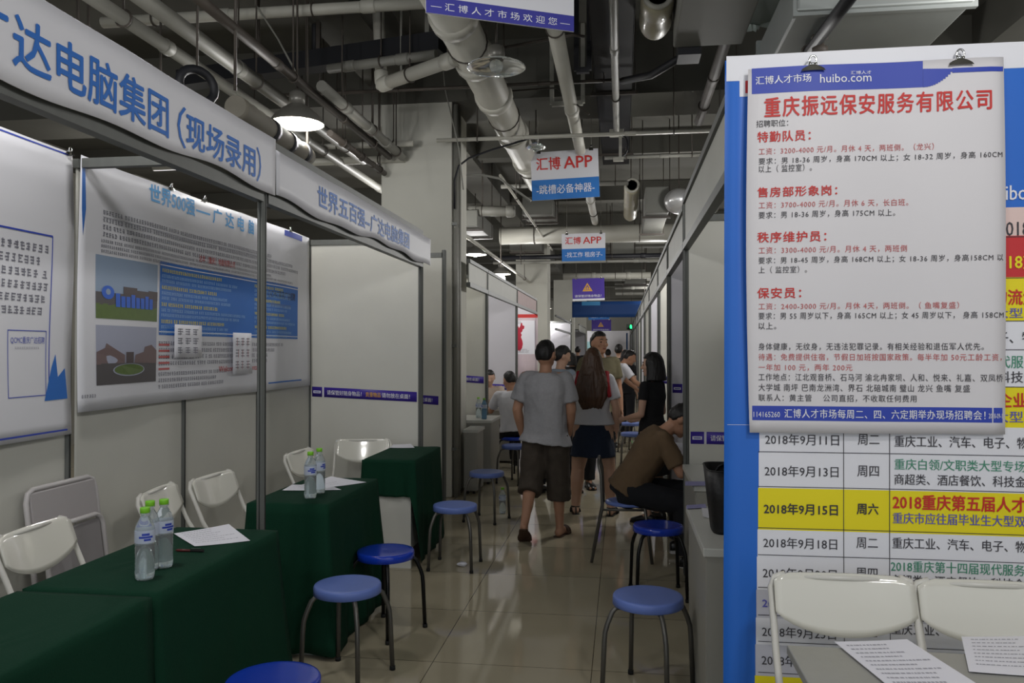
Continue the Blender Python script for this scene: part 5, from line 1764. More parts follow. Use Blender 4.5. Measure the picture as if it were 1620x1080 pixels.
# ================================================================ people
def remeshed(mb, name, m, parent=None, voxel=0.009, smooth=4, wrinkle=0.0, freq=14.0, seed=0.0, loc=None, rz=0.0, stretch=(1, 1, 0.6)):
    """Union of overlapping closed shapes as one continuous skin."""
    me = bpy.data.meshes.new('draft')
    me.from_pydata([tuple(v) for v in mb.v], [], mb.f)
    bm = bmesh.new(); bm.from_mesh(me)
    bmesh.ops.recalc_face_normals(bm, faces=bm.faces)
    bm.to_mesh(me); bm.free()
    ob = bpy.data.objects.new('draft', me)
    TMP.collection.objects.link(ob)
    r = ob.modifiers.new('r', 'REMESH'); r.mode = 'VOXEL'; r.voxel_size = voxel
    s = ob.modifiers.new('s', 'SMOOTH'); s.iterations = smooth; s.factor = 0.5
    vl = TMP.view_layers[0]; vl.update()
    out = bpy.data.meshes.new_from_object(ob.evaluated_get(vl.depsgraph))
    bpy.data.objects.remove(ob); bpy.data.meshes.remove(me)
    out.name = name
    if wrinkle:
        off = V((seed, seed * 2, seed * 3))
        ns = [v.normal.copy() for v in out.vertices]
        for v, n in zip(out.vertices, ns):
            q = V((v.co.x * stretch[0], v.co.y * stretch[1], v.co.z * stretch[2])) * freq + off
            v.co += n * (wrinkle * noise.noise(q) + wrinkle * 0.5 * noise.noise(q * 2.3))
    out.materials.clear()
    out.materials.append(m)
    out.polygons.foreach_set('use_smooth', [True] * len(out.polygons))
    o = bpy.data.objects.new(name, out)
    if parent is not None:
        o.parent = parent
    else:
        o.location = loc
        o.rotation_euler = (0, 0, rz)
    COL.objects.link(o)
    return o


def ell(c, u, f, w, d, n=20, p=1.0):
    """Ellipse ring: centre, side axis, front axis, half width, half depth."""
    out = []
    for k in range(n):
        a = 2 * pi * k / n
        cc, ss = cos(a), sin(a)
        out.append(c + u * (w * abs(cc) ** p * (1 if cc >= 0 else -1)) + f * (d * abs(ss) ** p * (1 if ss >= 0 else -1)))
    return out


class Fig:
    def __init__(self, H, lean=0.0, side=0.0, female=False, hz=None, legs=((0, 4, 0), (0, 4, 0)), arms=((0, 8, 8, 0), (0, 8, 8, 0)), head=(0, 0), neck=0.0,
                 shoulder=None, foot_pitch=(0, 0), bulk=1.0, hand_curl=0.5, legk=1.0, armk=1.0):
        s = self.s = H / 1.70
        self.female, self.bulk, self.legk, self.armk = female, bulk, legk, armk
        self.hs = 1.03 if female else 1.1
        R = Matrix.Rotation(-radians(lean), 3, 'X') @ Matrix.Rotation(radians(side), 3, 'Y')
        self.up, self.fw, self.rt = R @ V((0, 0, 1)), R @ V((0, 1, 0)), R @ V((1, 0, 0))
        pel = V((0, 0, 0))
        sw = shoulder or (0.165 if female else 0.185)
        self.knee, self.ank, self.hip, self.toe = [], [], [], []
        for i, sd in enumerate((-1, 1)):
            fl, ab, kn = [radians(q) for q in legs[i]]
            hp = V((sd * 0.088 * s, 0, -0.04 * s))
            k = hp + V((sd * sin(ab), sin(fl), -cos(fl) * cos(ab))).normalized() * 0.41 * s
            a = k + V((sd * sin(ab) * 0.4, sin(fl - kn), -cos(fl - kn))).normalized() * 0.40 * s
            self.hip.append(hp); self.knee.append(k); self.ank.append(a)
        z = hz if hz is not None else -min(a.z for a in self.ank) + 0.075 * s
        O = V((0, 0, z))
        self.pel = O
        for L in (self.hip, self.knee, self.ank):
            for i in range(2):
                L[i] = L[i] + O
        self.foot = []
        for i, sd in enumerate((-1, 1)):
            ph = radians(foot_pitch[i])
            out = 0.16 * sd
            d = V((sin(out) * cos(ph), cos(out) * cos(ph), -sin(ph)))
            self.foot.append(d)
        self.sh, self.el, self.wr, self.hd = [], [], [], []
        for i, sd in enumerate((-1, 1)):
            fl, ab, eb, inn = [radians(q) for q in arms[i]]
            S_ = O + self.up * 0.448 * s + self.rt * (sd * sw * s)
            e = S_ + V((sd * sin(ab), sin(fl) * cos(ab), -cos(fl) * cos(ab))).normalized() * 0.285 * s
            d = V((sd * (sin(ab) * 0.5 - sin(inn)), sin(fl + eb), -cos(fl + eb))).normalized()
            self.sh.append(S_); self.el.append(e); self.wr.append(e + d * 0.245 * s); self.hd.append(d)
        self.nb = O + self.up * 0.50 * s
        nd = (Matrix.Rotation(-radians(lean + neck), 3, 'X') @ V((0, 0, 1)))
        self.hc = self.nb + nd * 0.165 * s + V((0, 0, 0.0))
        self.HR = Matrix.Rotation(radians(head[0]), 3, 'Z') @ Matrix.Rotation(-radians(head[1]), 3, 'X')
        self.curl = hand_curl

    def H(self, x, y, z):
        return self.hc + self.HR @ (V((x, y, z)) * self.s * self.hs)

    def torso_rings(self, grow=0.0, lo=-0.12, hi=0.51, wide=1.0):
        s, b = self.s, self.bulk
        if self.female:
            tab = [(-0.14, .06, .05), (-0.10, .12, .09), (-0.03, .170, .115), (0.06, .150, .105), (0.14, .122, .09), (0.24, .132, .10), (0.33, .148, .122), (0.41, .150, .095), (0.465, .125, .075), (0.495, .07, .06), (0.52, .05, .052)]
        else:
            tab = [(-0.14, .06, .05), (-0.10, .12, .09), (-0.03, .160, .112), (0.06, .152, .108), (0.14, .146, .105), (0.24, .156, .112), (0.33, .172, .122), (0.41, .175, .105), (0.465, .145, .082), (0.495, .08, .066), (0.52, .055, .058)]
        out = []
        for t, w, d in tab:
            if t < lo - 1e-6 or t > hi + 1e-6:
                continue
            out.append(ell(self.pel + self.up * (t * s), self.rt, self.fw, (w * b + grow) * s * wide, (d * b + grow) * s, 22, 0.9))
        return out

    def body(self, fingers=True, feet=True):
        mb, s, b = MB(), self.s, self.bulk
        mb.loft(self.torso_rings())
        mb.cap(self.pel + self.up * 0.46 * s, 0.058 * s, self.hc + (self.nb - self.hc) * 0.35, 0.05 * s)
        # head
        Hh, R, q = self.H, self.HR, self.s * self.hs
        mb.ball(self.hc, (0.075 * q, 0.093 * q, 0.102 * q), 22, 14, M=R)
        mb.ball(Hh(0, 0.028, -0.062), (0.057 * q, 0.060 * q, 0.056 * q), 16, 10, M=R)
        mb.ball(Hh(0, 0.066, -0.098), (0.026 * q, 0.022 * q, 0.020 * q), 12, 8, M=R)
        mb.ball(Hh(0, 0.076, 0.016), (0.050 * q, 0.018 * q, 0.012 * q), 14, 8, M=R)
        mb.cap(Hh(0, 0.088, 0.006), 0.0085 * q, Hh(0, 0.108, -0.034), 0.0125 * q, 10)
        mb.ball(Hh(0.012, 0.096, -0.036), 0.009 * q, 8, 6); mb.ball(Hh(-0.012, 0.096, -0.036), 0.009 * q, 8, 6)
        mb.ball(Hh(0, 0.083, -0.066), (0.024 * q, 0.013 * q, 0.009 * q), 10, 8, M=R)
        for sd in (-1, 1):
            mb.ball(Hh(sd * 0.040, 0.066, -0.030), (0.022 * q, 0.02 * q, 0.022 * q), 10, 8, M=R)
            mb.ball(Hh(sd * 0.078, -0.008, -0.018), (0.009 * q, 0.021 * q, 0.032 * q), 10, 8, M=R)
        for i, sd in enumerate((-1, 1)):
            S_, e, w, d = self.sh[i], self.el[i], self.wr[i], self.hd[i]
            k = (0.86 if self.female else 1.0) * s * self.armk
            mb.cap(self.pel + self.up * 0.44 * s + self.rt * (sd * 0.10 * s), 0.058 * k, S_, 0.056 * k)
            mb.cap(S_, 0.055 * k, S_.lerp(e, 0.5), 0.047 * k); mb.cap(S_.lerp(e, 0.5), 0.047 * k, e, 0.040 * k)
            mb.cap(e, 0.040 * k, e.lerp(w, 0.3), 0.041 * k); mb.cap(e.lerp(w, 0.3), 0.041 * k, w, 0.027 * k)
            # hand: palm, four unequal fingers, thumb from the palm's side
            fwd = V((0, 1, 0))
            lat = d.cross(V((sd, 0, 0)))           # across the palm (thumb side towards the front)
            if lat.length < 0.2:
                lat = V((0, 1, 0))
            lat.normalize()
            if lat.y < 0:
                lat = -lat
            nrm = lat.cross(d).normalized()
            if nrm.x * sd > 0:
                nrm = -nrm                           # palm faces the body
            hs = 0.92 * k / self.armk
            base = w + d * 0.012 * hs
            for q, (o, L) in enumerate(((0.030, 0.078), (0.010, 0.085), (-0.010, 0.078), (-0.028, 0.062))):
                kn = base + d * (0.088 - 0.004 * abs(q - 1)) * hs + lat * o * hs
                mb.cap(base + lat * o * 0.6 * hs, 0.0145 * hs, kn, 0.0125 * hs, 8)
                if fingers:
                    p, dd = kn, d.copy()
                    for j, fr in enumerate((0.46, 0.3, 0.24)):
                        ang = self.curl * (0.55, 0.8, 0.6)[j] * (0.85 + 0.12 * q)
                        dd = (dd * cos(ang) + nrm * sin(ang)).normalized()
                        p2 = p + dd * L * fr * hs
                        mb.cap(p, (0.0092 - 0.0008 * j) * hs, p2, (0.0086 - 0.0008 * j) * hs, 8)
                        nrm2 = (nrm - dd * nrm.dot(dd)).normalized()
                        p = p2
            t0 = base + d * 0.022 * hs + lat * 0.026 * hs
            t1 = t0 + (d * 0.6 + lat * 0.75 + nrm * 0.25).normalized() * 0.042 * hs
            t2 = t1 + (d * 0.9 + lat * 0.25 + nrm * 0.35).normalized() * 0.03 * hs
            mb.cap(t0, 0.0135 * hs, t1, 0.0105 * hs, 8); mb.cap(t1, 0.0105 * hs, t2, 0.0088 * hs, 8)
            # leg
            hp, kn, an = self.hip[i], self.knee[i], self.ank[i]
            g = (1.0 if self.female else 0.97) * s * b * self.legk
            mb.cap(hp, 0.088 * g, hp.lerp(kn, 0.5), 0.073 * g); mb.cap(hp.lerp(kn, 0.5), 0.073 * g, kn, 0.054 * g)
            back = (kn - an).cross(V((1, 0, 0))).normalized()
            if back.y > 0:
                back = -back
            cf = kn.lerp(an, 0.32) + back * 0.014 * s
            mb.cap(kn, 0.051 * g, cf, 0.054 * g); mb.cap(cf, 0.054 * g, kn.lerp(an, 0.7), 0.040 * g); mb.cap(kn.lerp(an, 0.7), 0.040 * g, an, 0.034 * g)
            fd = self.foot[i]
            dn = V((0, 0, -1)) + fd * fd.z
            dn.normalize()
            heel = an - fd * 0.035 * s + dn * 0.040 * s
            ball = an + fd * 0.115 * s + dn * 0.048 * s
            toe = an + fd * 0.175 * s + dn * 0.055 * s
            mb.cap(an, 0.034 * s, heel, 0.034 * s); mb.cap(an, 0.034 * s, ball, 0.030 * s); mb.cap(heel, 0.032 * s, ball, 0.029 * s)
            lt = V((fd.y, -fd.x, 0)).normalized()
            for o in (-0.026, 0, 0.024):
                mb.cap(ball + lt * o * s * 0.8, 0.024 * s, toe + lt * o * s, 0.017 * s, 8)
            self.toe.append((heel, ball, toe, fd, dn, lt))
        return mb

    # garments ----------------------------------------------------------
    def tee(self, hem=-0.10, grow=0.020, sleeve=0.62, flare=0.02, sr=0.066, neck=0.50, tilt=0.0):
        mb, s = MB(), self.s
        r = [ell(self.pel + self.up * (hem * s), self.rt, self.fw, ((0.168 if not self.female else 0.155) * self.bulk + grow + flare) * s, (0.115 * self.bulk + grow + flare * 0.8) * s, 22, 0.9)]
        r[0] = [v + self.up * (-tilt * (v - self.pel).dot(self.rt)) for v in r[0]]
        r += self.torso_rings(grow, max(hem + 0.03, -0.03), neck)
        mb.loft(r)
        for i, sd in enumerate((-1, 1)):
            S_, e, w = self.sh[i], self.el[i], self.wr[i]
            k = (0.88 if self.female else 1.0) * s * self.armk
            mb.cap(self.pel + self.up * 0.44 * s + self.rt * (sd * 0.08 * s), (0.056 + grow * .3) * k, S_, 0.060 * k)
            if sleeve <= 1:
                mb.ball(S_, 0.061 * k, 14, 10)
                mb.tube([S_, S_.lerp(e, sleeve * 0.5), S_.lerp(e, sleeve)], [0.061 * k, sr * k, sr * 1.05 * k], 16)
            else:
                mb.tube([S_, e], [0.066 * k, 0.058 * k], 16); mb.ball(e, 0.058 * k, 12, 8); mb.tube([e, e.lerp(w, 0.9)], [0.056 * k, 0.042 * k], 14)
        return mb

    def legs_wear(self, to=1.0, r0=0.112, r1=0.085, r2=0.062, top=0.08, grow=0.016, to2=None):
        """to <= 1 ends above the knee, to > 1 runs on down the shank."""
        mb, s = MB(), self.s
        mb.loft(self.torso_rings(grow, -0.12, top))
        for i in range(2):
            t = (to, to2 if to2 is not None else to)[i]
            h, k, a = self.hip[i], self.knee[i], self.ank[i]
            mb.ball(h - V((0, 0, 0.03 * s)), r0 * s * 0.9, 16, 10)
            if t <= 1:
                mb.tube([h, h.lerp(k, t)], [r0 * s, r1 * s], 18)
            else:
                e = k.lerp(a, t - 1)
                mb.tube([h, h.lerp(k, 0.5), k], [r0 * s, (r0 + r1) / 2 * s, r1 * s], 18)
                mb.ball(k, r1 * s, 14, 10)
                mb.tube([k, k.lerp(e, 0.5), e], [r1 * s, (r1 + r2) / 2 * s, r2 * s], 18)
        return mb

    def skirt(self, top=0.10, length=0.50, w0=0.135, w1=0.215, d1=0.16):
        mb, s = MB(), self.s
        rings = []
        for f in (0, 0.15, 0.4, 0.7, 1.0):
            t = top - length * f
            w = (w0 + (w1 - w0) * f ** 0.8)
            d = 0.105 + (d1 - 0.105) * f ** 0.8 + 0.02
            rings.append(ell(self.pel + V((0, 0, t * s)), V((1, 0, 0)), V((0, 1, 0)), w * s, d * s, 26, 0.92))
        mb.loft(rings)
        return mb

    # hair --------------------------------------------------------------
    def hair_short(self, seed=0.0, front=0.055, side=-0.01, back=-0.085, thick=1.0):
        mb = MB()
        mb.ball((0, 0, 0), 1.0, 44, 30)
        out = []
        for p in mb.v:
            n = p.normalized()
            line = front if n.y > 0.35 else (side if n.y > -0.15 else back)
            a = max(0, min(1, (n.y + 0.15) / 0.5))
            line = side + (front - side) * a if n.y > -0.15 else side + (back - side) * max(0, min(1, (-0.15 - n.y) / 0.35))
            base = V((n.x * 0.0805, n.y * 0.0985, n.z * 0.1085)) * (1 + 0.03 * noise.noise(n * 9 + V((seed, 0, 0)))) * thick
            k = max(0, min(1, (base.z - line) / 0.018 + 0.5))
            inner = V((n.x * 0.062, n.y * 0.078, n.z * 0.085))
            out.append(inner.lerp(base, k))
        mb.v = [self.hc + self.HR @ (p * self.s * self.hs) for p in out]
        return mb

    def hair_bob(self, length=-0.15):
        """Chin-length bob, open at the face."""
        mb, s = MB(), self.s
        mb.ball((0, 0, 0), 1.0, 48, 34)
        out = []
        for p in mb.v:
            n = p.normalized()
            ax = sqrt(n.x * n.x + n.y * n.y)
            if n.z > 0:
                b = V((n.x * 0.088, n.y * 0.102 - 0.006, n.z * 0.113))
            else:
                r = 1.0 + 0.14 * min(1, -n.z * 1.6)
                h = max(-1.0, n.z * 1.6)
                q = max(ax, 1e-4)
                wid = 1.0 if n.z > -0.62 else max(0.0, (1 + n.z) / 0.38)
                b = V((n.x / q * 0.088 * r * wid, n.y / q * 0.098 * r * wid - 0.012, h * -length))
            az = math.atan2(n.x, n.y)
            face = max(0, min(1, (0.80 - abs(az)) / 0.22 + 0.5)) if b.z < 0.055 else 0
            inner = V((n.x * 0.05, min(n.y * 0.06, 0.02) - 0.01, max(b.z, -0.09) * 0.7))
            b = b * (1 + 0.02 * noise.noise(V((az * 7, 0, b.z * 4))))
            out.append(b.lerp(inner, face))
        mb.v = [self.hc + self.HR @ (p * s * self.hs * 1.1) for p in out]
        return mb

    def hair_long(self, drop=0.5, w=(0.09, 0.105, 0.135, 0.15, 0.145, 0.11), y=(-0.02, -0.055, -0.10, -0.135, -0.14, -0.13), th=(0.085, 0.062, 0.05, 0.042, 0.036, 0.02)):
        mb = self.hair_short(1.0, 0.05, -0.05, -0.1, 1.05)
        s = self.s
        rings = []
        n = len(w)
        M = 64
        for j in range(n):
            z = 0.03 - (0.03 + drop) * j / (n - 1)
            ring = []
            for k in range(M):
                a = 2 * pi * k / M
                x, yy = w[j] * cos(a), th[j] * sin(a)
                st = noise.noise(V((x * 70, (1 if yy > 0 else 0), j * 0.25))) * 0.022 * (0.4 + j / n)
                zz = z - (0.09 * noise.noise(V((x * 38, 3, 1))) if j == n - 1 else 0)
                ring.append(self.hc + V((x, y[j] + yy + st * (1 if yy < 0 else 0.3), zz)) * s)
            rings.append(ring)
        mb.loft(rings)
        return mb

    def shoe_mesh(self, i, open_=False, sole=0.02):
        """A closed shoe, or a sandal / slipper sole with straps (returns sole, straps)."""
        heel, ball, toe, fd, dn, lt = self.toe[i]
        s = self.s
        mb = MB()
        st = heel - fd * 0.038 * s + dn * 0.034 * s
        L = 0.265 * s
        prof = [(0.0, 0.022), (0.04, 0.031), (0.2, 0.034), (0.45, 0.034), (0.7, 0.046), (0.88, 0.042), (0.97, 0.026), (1.0, 0.012)]
        if not open_:
            hts = (0.075, 0.085, 0.095, 0.085, 0.06, 0.048, 0.034, 0.018)
            rings = []
            for (f, w), h in zip(prof, hts):
                c = st + fd * (L * f)
                ring = []
                for k in range(14):
                    a = 2 * pi * k / 14
                    x, z = cos(a), sin(a)
                    ring.append(c + lt * (w * 1.12 * s * x) - dn * (max(0.0, h * s * (0.5 + 0.5 * z)) if z > -0.95 else 0))
                rings.append(ring)
            mb.loft(rings)
            so = MB()
            edge = [(st + fd * (L * f) + lt * (w * 1.17 * s)) for f, w in prof] + [(st + fd * (L * f) - lt * (w * 1.17 * s)) for f, w in prof[::-1]]
            so.loft([[p + dn * 0.004 for p in edge], [p - dn * 0.018 * s for p in edge]], 0, False)
            return mb, so
        edge = [(st + fd * (L * f) + lt * (w * 1.15 * s)) for f, w in prof] + [(st + fd * (L * f) - lt * (w * 1.15 * s)) for f, w in prof[::-1]]
        mb.loft([[p + dn * 0.004 for p in edge], [p - dn * sole * s * 0.3 for p in edge]], 0, False)
        so = MB()
        for f in ((0.62, 0.70, 0.78) if open_ == 'slipper' else (0.72, 0.5)):
            c = st + fd * (L * f)
            so.tube([c + lt * (0.05 * s * cos(pi * k / 10)) - dn * (0.062 * s * sin(pi * k / 10) + 0.002) for k in range(11)], 0.011 * s if open_ == 'slipper' else 0.008 * s, 6)
        if open_ == 'sandal':
            an = self.ank[i]
            so.tube([an + (lt * cos(2 * pi * k / 14) + fd * sin(2 * pi * k / 14)) * 0.041 * s - dn * 0.0 for k in range(14)], 0.008 * s, 6, closed=True)
            so.tube([st + fd * 0.01 - dn * 0.0, st - fd * 0.0 - dn * 0.05 * s, an - fd * 0.04 * s], 0.008 * s, 6)
        return mb, so


def person(label, x, y, rz, fig, skin=SKIN, wear=(), hair=None, hair_m=HAIR, shoes=None, face=False, voxel=0.0085, seed=0.0):
    o = remeshed(fig.body(), 'person', skin, None, voxel, 3, loc=(x, y, 0), rz=rz)
    tag(o, label, 'person')
    for nm, mb, m, wr in wear:
        remeshed(mb, nm, m, o, 0.011, 4, wr, 13.0, seed + len(nm))
    if hair:
        q = remeshed(hair, 'hair', hair_m, o, 0.007, 2, 0.004, 40.0, seed, stretch=(1.6, 1.6, 0.25))
    loc = lambda mb: [V(p) for p in mb.v]
    if shoes:
        kind, m1, m2 = shoes
        for i in range(2):
            a, b = fig.shoe_mesh(i, kind if kind != 'shoe' else False)
            W = world_of(o)
            for mm in (a, b):
                mm.v = [W @ p for p in mm.v]
            nm = {'shoe': 'shoe', 'slipper': 'slipper', 'sandal': 'sandal'}[kind]
            sh = a.build(nm, m1, o)
            b.build('sole' if kind == 'shoe' else 'strap', m2, sh)
    if face:
        W = world_of(o)
        for sd in (-1, 1):
            mb = MB(); mb.ball(fig.H(sd * 0.031, 0.078, -0.004), (0.012 * fig.s, 0.010 * fig.s, 0.0075 * fig.s), 12, 8, M=fig.HR)
            mb.v = [W @ p for p in mb.v]
            mb.build('eye', EYE, o)
            mb = MB(); mb.tube([fig.H(sd * 0.014, 0.0925, 0.019), fig.H(sd * 0.032, 0.089, 0.025), fig.H(sd * 0.05, 0.077, 0.019)], [0.0035 * fig.s, 0.0045 * fig.s, 0.0025 * fig.s], 6)
            mb.v = [W @ p for p in mb.v]
            mb.build('eyebrow', HAIR, o)
        mb = MB(); mb.ball(fig.H(0, 0.0905, -0.066), (0.023 * fig.s, 0.0085 * fig.s, 0.007 * fig.s), 12, 8, M=fig.HR)
        mb.v = [W @ p for p in mb.v]
        mb.build('lips', LIP, o)
    return o


def facing(dx, dy):
    return math.atan2(-dx, dy)


GREY_TEE = mat('melange_grey_tee', (158, 157, 160), 0.9, vary=0.12, scale=60)
CAMO = mat('dark_camo_cotton', (66, 58, 50), 0.9, vary=0.4, scale=16)
WHITE_TEE = mat('white_cotton', (206, 206, 212), 0.85)
DENIM = mat('dark_denim', (34, 44, 64), 0.9, vary=0.2, scale=40)
RED_CLOTH = mat('red_cloth', (150, 24, 34), 0.8)
OLIVE = mat('olive_tan_cotton', (98, 92, 70), 0.9, vary=0.1, scale=30)
PALE_BLUE = mat('pale_blue_grey_cotton', (140, 152, 166), 0.9)
BLACK_CLOTH = mat('black_cotton', (18, 18, 21), 0.9)
NAVY = mat('dark_trousers', (24, 25, 30), 0.9)
BROWN_TEE = mat('brown_cotton', (104, 84, 62), 0.9, vary=0.08, scale=30)
BROWN_RUBBER = mat('brown_slipper', (70, 48, 34), 0.7)
BLACK_LEATHER = mat('black_leather', (16, 15, 15), 0.35)
SOLE_WHITE = mat('white_sole', (196, 194, 190), 0.6)

# man in grey walking away
p = at_z(863, 848, 0)
f = Fig(1.655, lean=1, legs=((-9, 3, 26), (4, 3, 2)), arms=((-6, 15, 26, 14), (4, 9, 24, 14)), head=(-14, 4), bulk=1.06, foot_pitch=(38, 0), shoulder=0.175, armk=1.08)
person('man in a grey tee and dark cargo shorts walking away in brown slippers', p.x, p.y, facing(0.12, 1), f,
       wear=(('tee_shirt', f.tee(-0.115, 0.028, 0.74, 0.036, 0.076, tilt=0.11), GREY_TEE, 0.009), ('cargo_shorts', f.legs_wear(1.28, 0.118, 0.106, 0.104, to2=1.40, top=-0.02), CAMO, 0.008)),
       hair=f.hair_short(2.0, 0.06, -0.02, -0.07), shoes=('slipper', BROWN_RUBBER, BROWN_RUBBER), seed=1)

# woman with long hair
p = at_z(943, 813, 0)
f = Fig(1.60, female=True, legs=((2, 9, 3), (0, 10, 4)), arms=((4, 10, 24, 20), (-2, 14, 14, 6)), head=(4, 3), bulk=1.16, legk=1.14, armk=1.15)
w = person('woman with long brown hair, white top and dark denim skirt seen from behind', p.x - 0.03, p.y, facing(0.05, 1), f, SKIN_F,
           wear=(('top', f.tee(-0.005, 0.026, 0.72, 0.022, 0.074), WHITE_TEE, 0.005), ('denim_skirt', f.skirt(0.07, 0.40, 0.16, 0.235, 0.165), DENIM, 0.006)),
           hair=f.hair_long(0.49, (0.092, 0.11, 0.145, 0.165, 0.155, 0.10)), hair_m=HAIR_BROWN, shoes=('sandal', BLACK_LEATHER, BLACK_LEATHER), seed=2)
mb = MB()
for sd in (-1, 1):
    mb.tube([f.pel + f.up * (0.50 * f.s) + f.rt * (sd * 0.05) + f.fw * 0.03, f.sh[0 if sd < 0 else 1].lerp(f.nb, 0.15) + f.up * 0.052 + f.fw * -0.005, f.sh[0 if sd < 0 else 1].lerp(f.nb, 0.12) - f.fw * 0.085 - f.up * 0.03,
             f.pel + f.up * (0.28 * f.s) + f.rt * (sd * 0.17) - f.fw * 0.115], [0.026, 0.034, 0.03, 0.02], 10)
remeshed(mb, 'red_strap', RED_CLOTH, w, 0.009, 2, 0.003)

# tall man facing the lens
p = at_z(950, 770, 0)
f = Fig(1.775, legs=((0, 4, 2), (2, 4, 2)), arms=((2, 9, 12, 4), (0, 11, 10, 2)), head=(12, -3), bulk=1.0)
person('tall short-haired man in an olive tee standing face on behind the long-haired woman', p.x - 0.015, p.y, facing(0.42, -0.9), f,
       wear=(('tee_shirt', f.tee(-0.10, 0.022, 0.66, 0.02), OLIVE, 0.006), ('trousers', f.legs_wear(1.96, 0.108, 0.08, 0.066), NAVY, 0.005)),
       hair=f.hair_short(4.0, 0.062, 0.0, -0.06, 1.05), shoes=('shoe', BLACK_LEATHER, RUBBER), face=True, seed=3)

# ponytailed person beside the man in grey
p = at_y(883, 600, 8.75)
f = Fig(1.63, lean=4, female=True, legs=((-6, 6, 10), (4, 6, 4)), arms=((8, 8, 26, 8), (8, 8, 26, 8)), head=(-30, 18), neck=10)
hb = f.hair_short(5, 0.05, -0.04, -0.1, 1.04)
hb.tube([f.H(0, -0.09, 0.01), f.H(-0.01, -0.13, -0.03), f.H(-0.015, -0.135, -0.12), f.H(-0.01, -0.12, -0.24)], [0.028 * f.s, 0.04 * f.s, 0.042 * f.s, 0.015 * f.s], 14)
person('person with a dark ponytail and pale blue-grey top beyond the man in grey', p.x, p.y, facing(0.55, 0.8), f, SKIN_F,
       wear=(('top', f.tee(-0.08, 0.02, 0.7, 0.02), PALE_BLUE, 0.005), ('trousers', f.legs_wear(1.95, 0.11, 0.08, 0.065), NAVY, 0.005)),
       hair=hb, shoes=('shoe', BLACK_LEATHER, RUBBER), voxel=0.0095, seed=4)

# man in the white shirt bending towards the far counter
p = at_z(965, 706, 0)
f = Fig(1.66, lean=26, legs=((3, 4, 4), (-3, 4, 4)), arms=((30, 8, 22, 8), (34, 8, 20, 6)), head=(0, 22), neck=20)
person('man in a white shirt and dark trousers leaning towards a far counter', p.x, p.y, facing(0.95, 0.25), f,
       wear=(('shirt', f.tee(-0.06, 0.022, 0.72, 0.01), WHITE_TEE, 0.006), ('trousers', f.legs_wear(1.95, 0.11, 0.082, 0.07), NAVY, 0.005)),
       hair=f.hair_short(6, 0.05, 0.0, -0.06), shoes=('shoe', BLACK_LEATHER, RUBBER), voxel=0.0105, seed=5)

# woman with a bob in black
p = at_y(1032, 600, 7.45)
f = Fig(1.54, female=True, legs=((0, 3, 2), (0, 3, 2)), arms=((2, 10, 74, 24), (0, 12, 72, 22)), head=(22, 2), bulk=0.97)
person('woman with a black bob in a black dress standing by the partition', p.x, p.y, facing(-0.85, 0.5), f, SKIN_F,
       wear=(('dress_top', f.tee(-0.02, 0.012, 0.5, 0.0, 0.058), BLACK_CLOTH, 0.003), ('dress_skirt', f.skirt(0.10, 0.55, 0.128, 0.19, 0.15), BLACK_CLOTH, 0.004)),
       hair=f.hair_bob(), shoes=('shoe', BLACK_LEATHER, RUBBER), face=True, voxel=0.0085, seed=6)

# seated man writing, in brown
sp = stool_at(994, 789)
f = Fig(1.68, lean=33, hz=0.56, legs=((86, 7, 88), (80, 9, 74)), arms=((30, 6, 92, 20), (28, 8, 90, 22)), head=(0, 44), neck=24, bulk=1.04)
person('man in a brown tee and black trousers seated, bent over and writing', sp.x, sp.y, facing(1, 0.02), f,
       wear=(('tee_shirt', f.tee(-0.06, 0.022, 0.80, 0.012, 0.070), BROWN_TEE, 0.007), ('trousers', f.legs_wear(1.93, 0.108, 0.088, 0.078), NAVY, 0.006)),
       hair=f.hair_short(8, 0.045, 0.0, -0.07, 1.04), shoes=('shoe', BLACK_LEATHER, SOLE_WHITE), face=True, seed=7)
# his chair: round blue seat with a bent tube back
t = thing('tube_back_chair', 'blue seated chair with a bent grey tube back under the man in brown', 'chair', (sp.x, sp.y, 0), facing(1, 0))
W = world_of(t)
mb = MB(); mb.lathe([(0.0005, 0.447), (0.14, 0.447), (0.17, 0.438), (0.172, 0.42), (0.0005, 0.415)], (0, 0, 0), 32); mb.v = [W @ v for v in mb.v]; mb.build('seat', STOOL_LIGHT, t)
for s in (-1, 1):
    mb = MB(); mb.tube([(s * 0.175, -0.27, 0.012), (s * 0.172, -0.19, 0.42), (s * 0.17, -0.2, 0.66), (s * 0.158, -0.215, 0.72), (s * 0.13, -0.22, 0.75), (s * 0.0, -0.222, 0.755)], 0.0115, 10); mb.v = [W @ v for v in mb.v]; mb.build('back_leg', LEG_GREY, t)
    mb = MB(); mb.tube([(s * 0.16, 0.17, 0.012), (s * 0.15, 0.12, 0.41), (s * 0.1, 0.06, 0.414)], 0.0115, 10); mb.v = [W @ v for v in mb.v]; mb.build('front_leg', LEG_GREY, t)
    mb = MB(); mb.tube([(s * 0.172, -0.19, 0.40), (s * 0.15, 0.12, 0.40)], 0.009, 8); mb.v = [W @ v for v in mb.v]; mb.build('side_rail', LEG_GREY, t)
paper('white form under the hands of the man in brown', ((1062, 712), (1082, 714), (1081, 702), (1064, 700)), 0.78, 0)

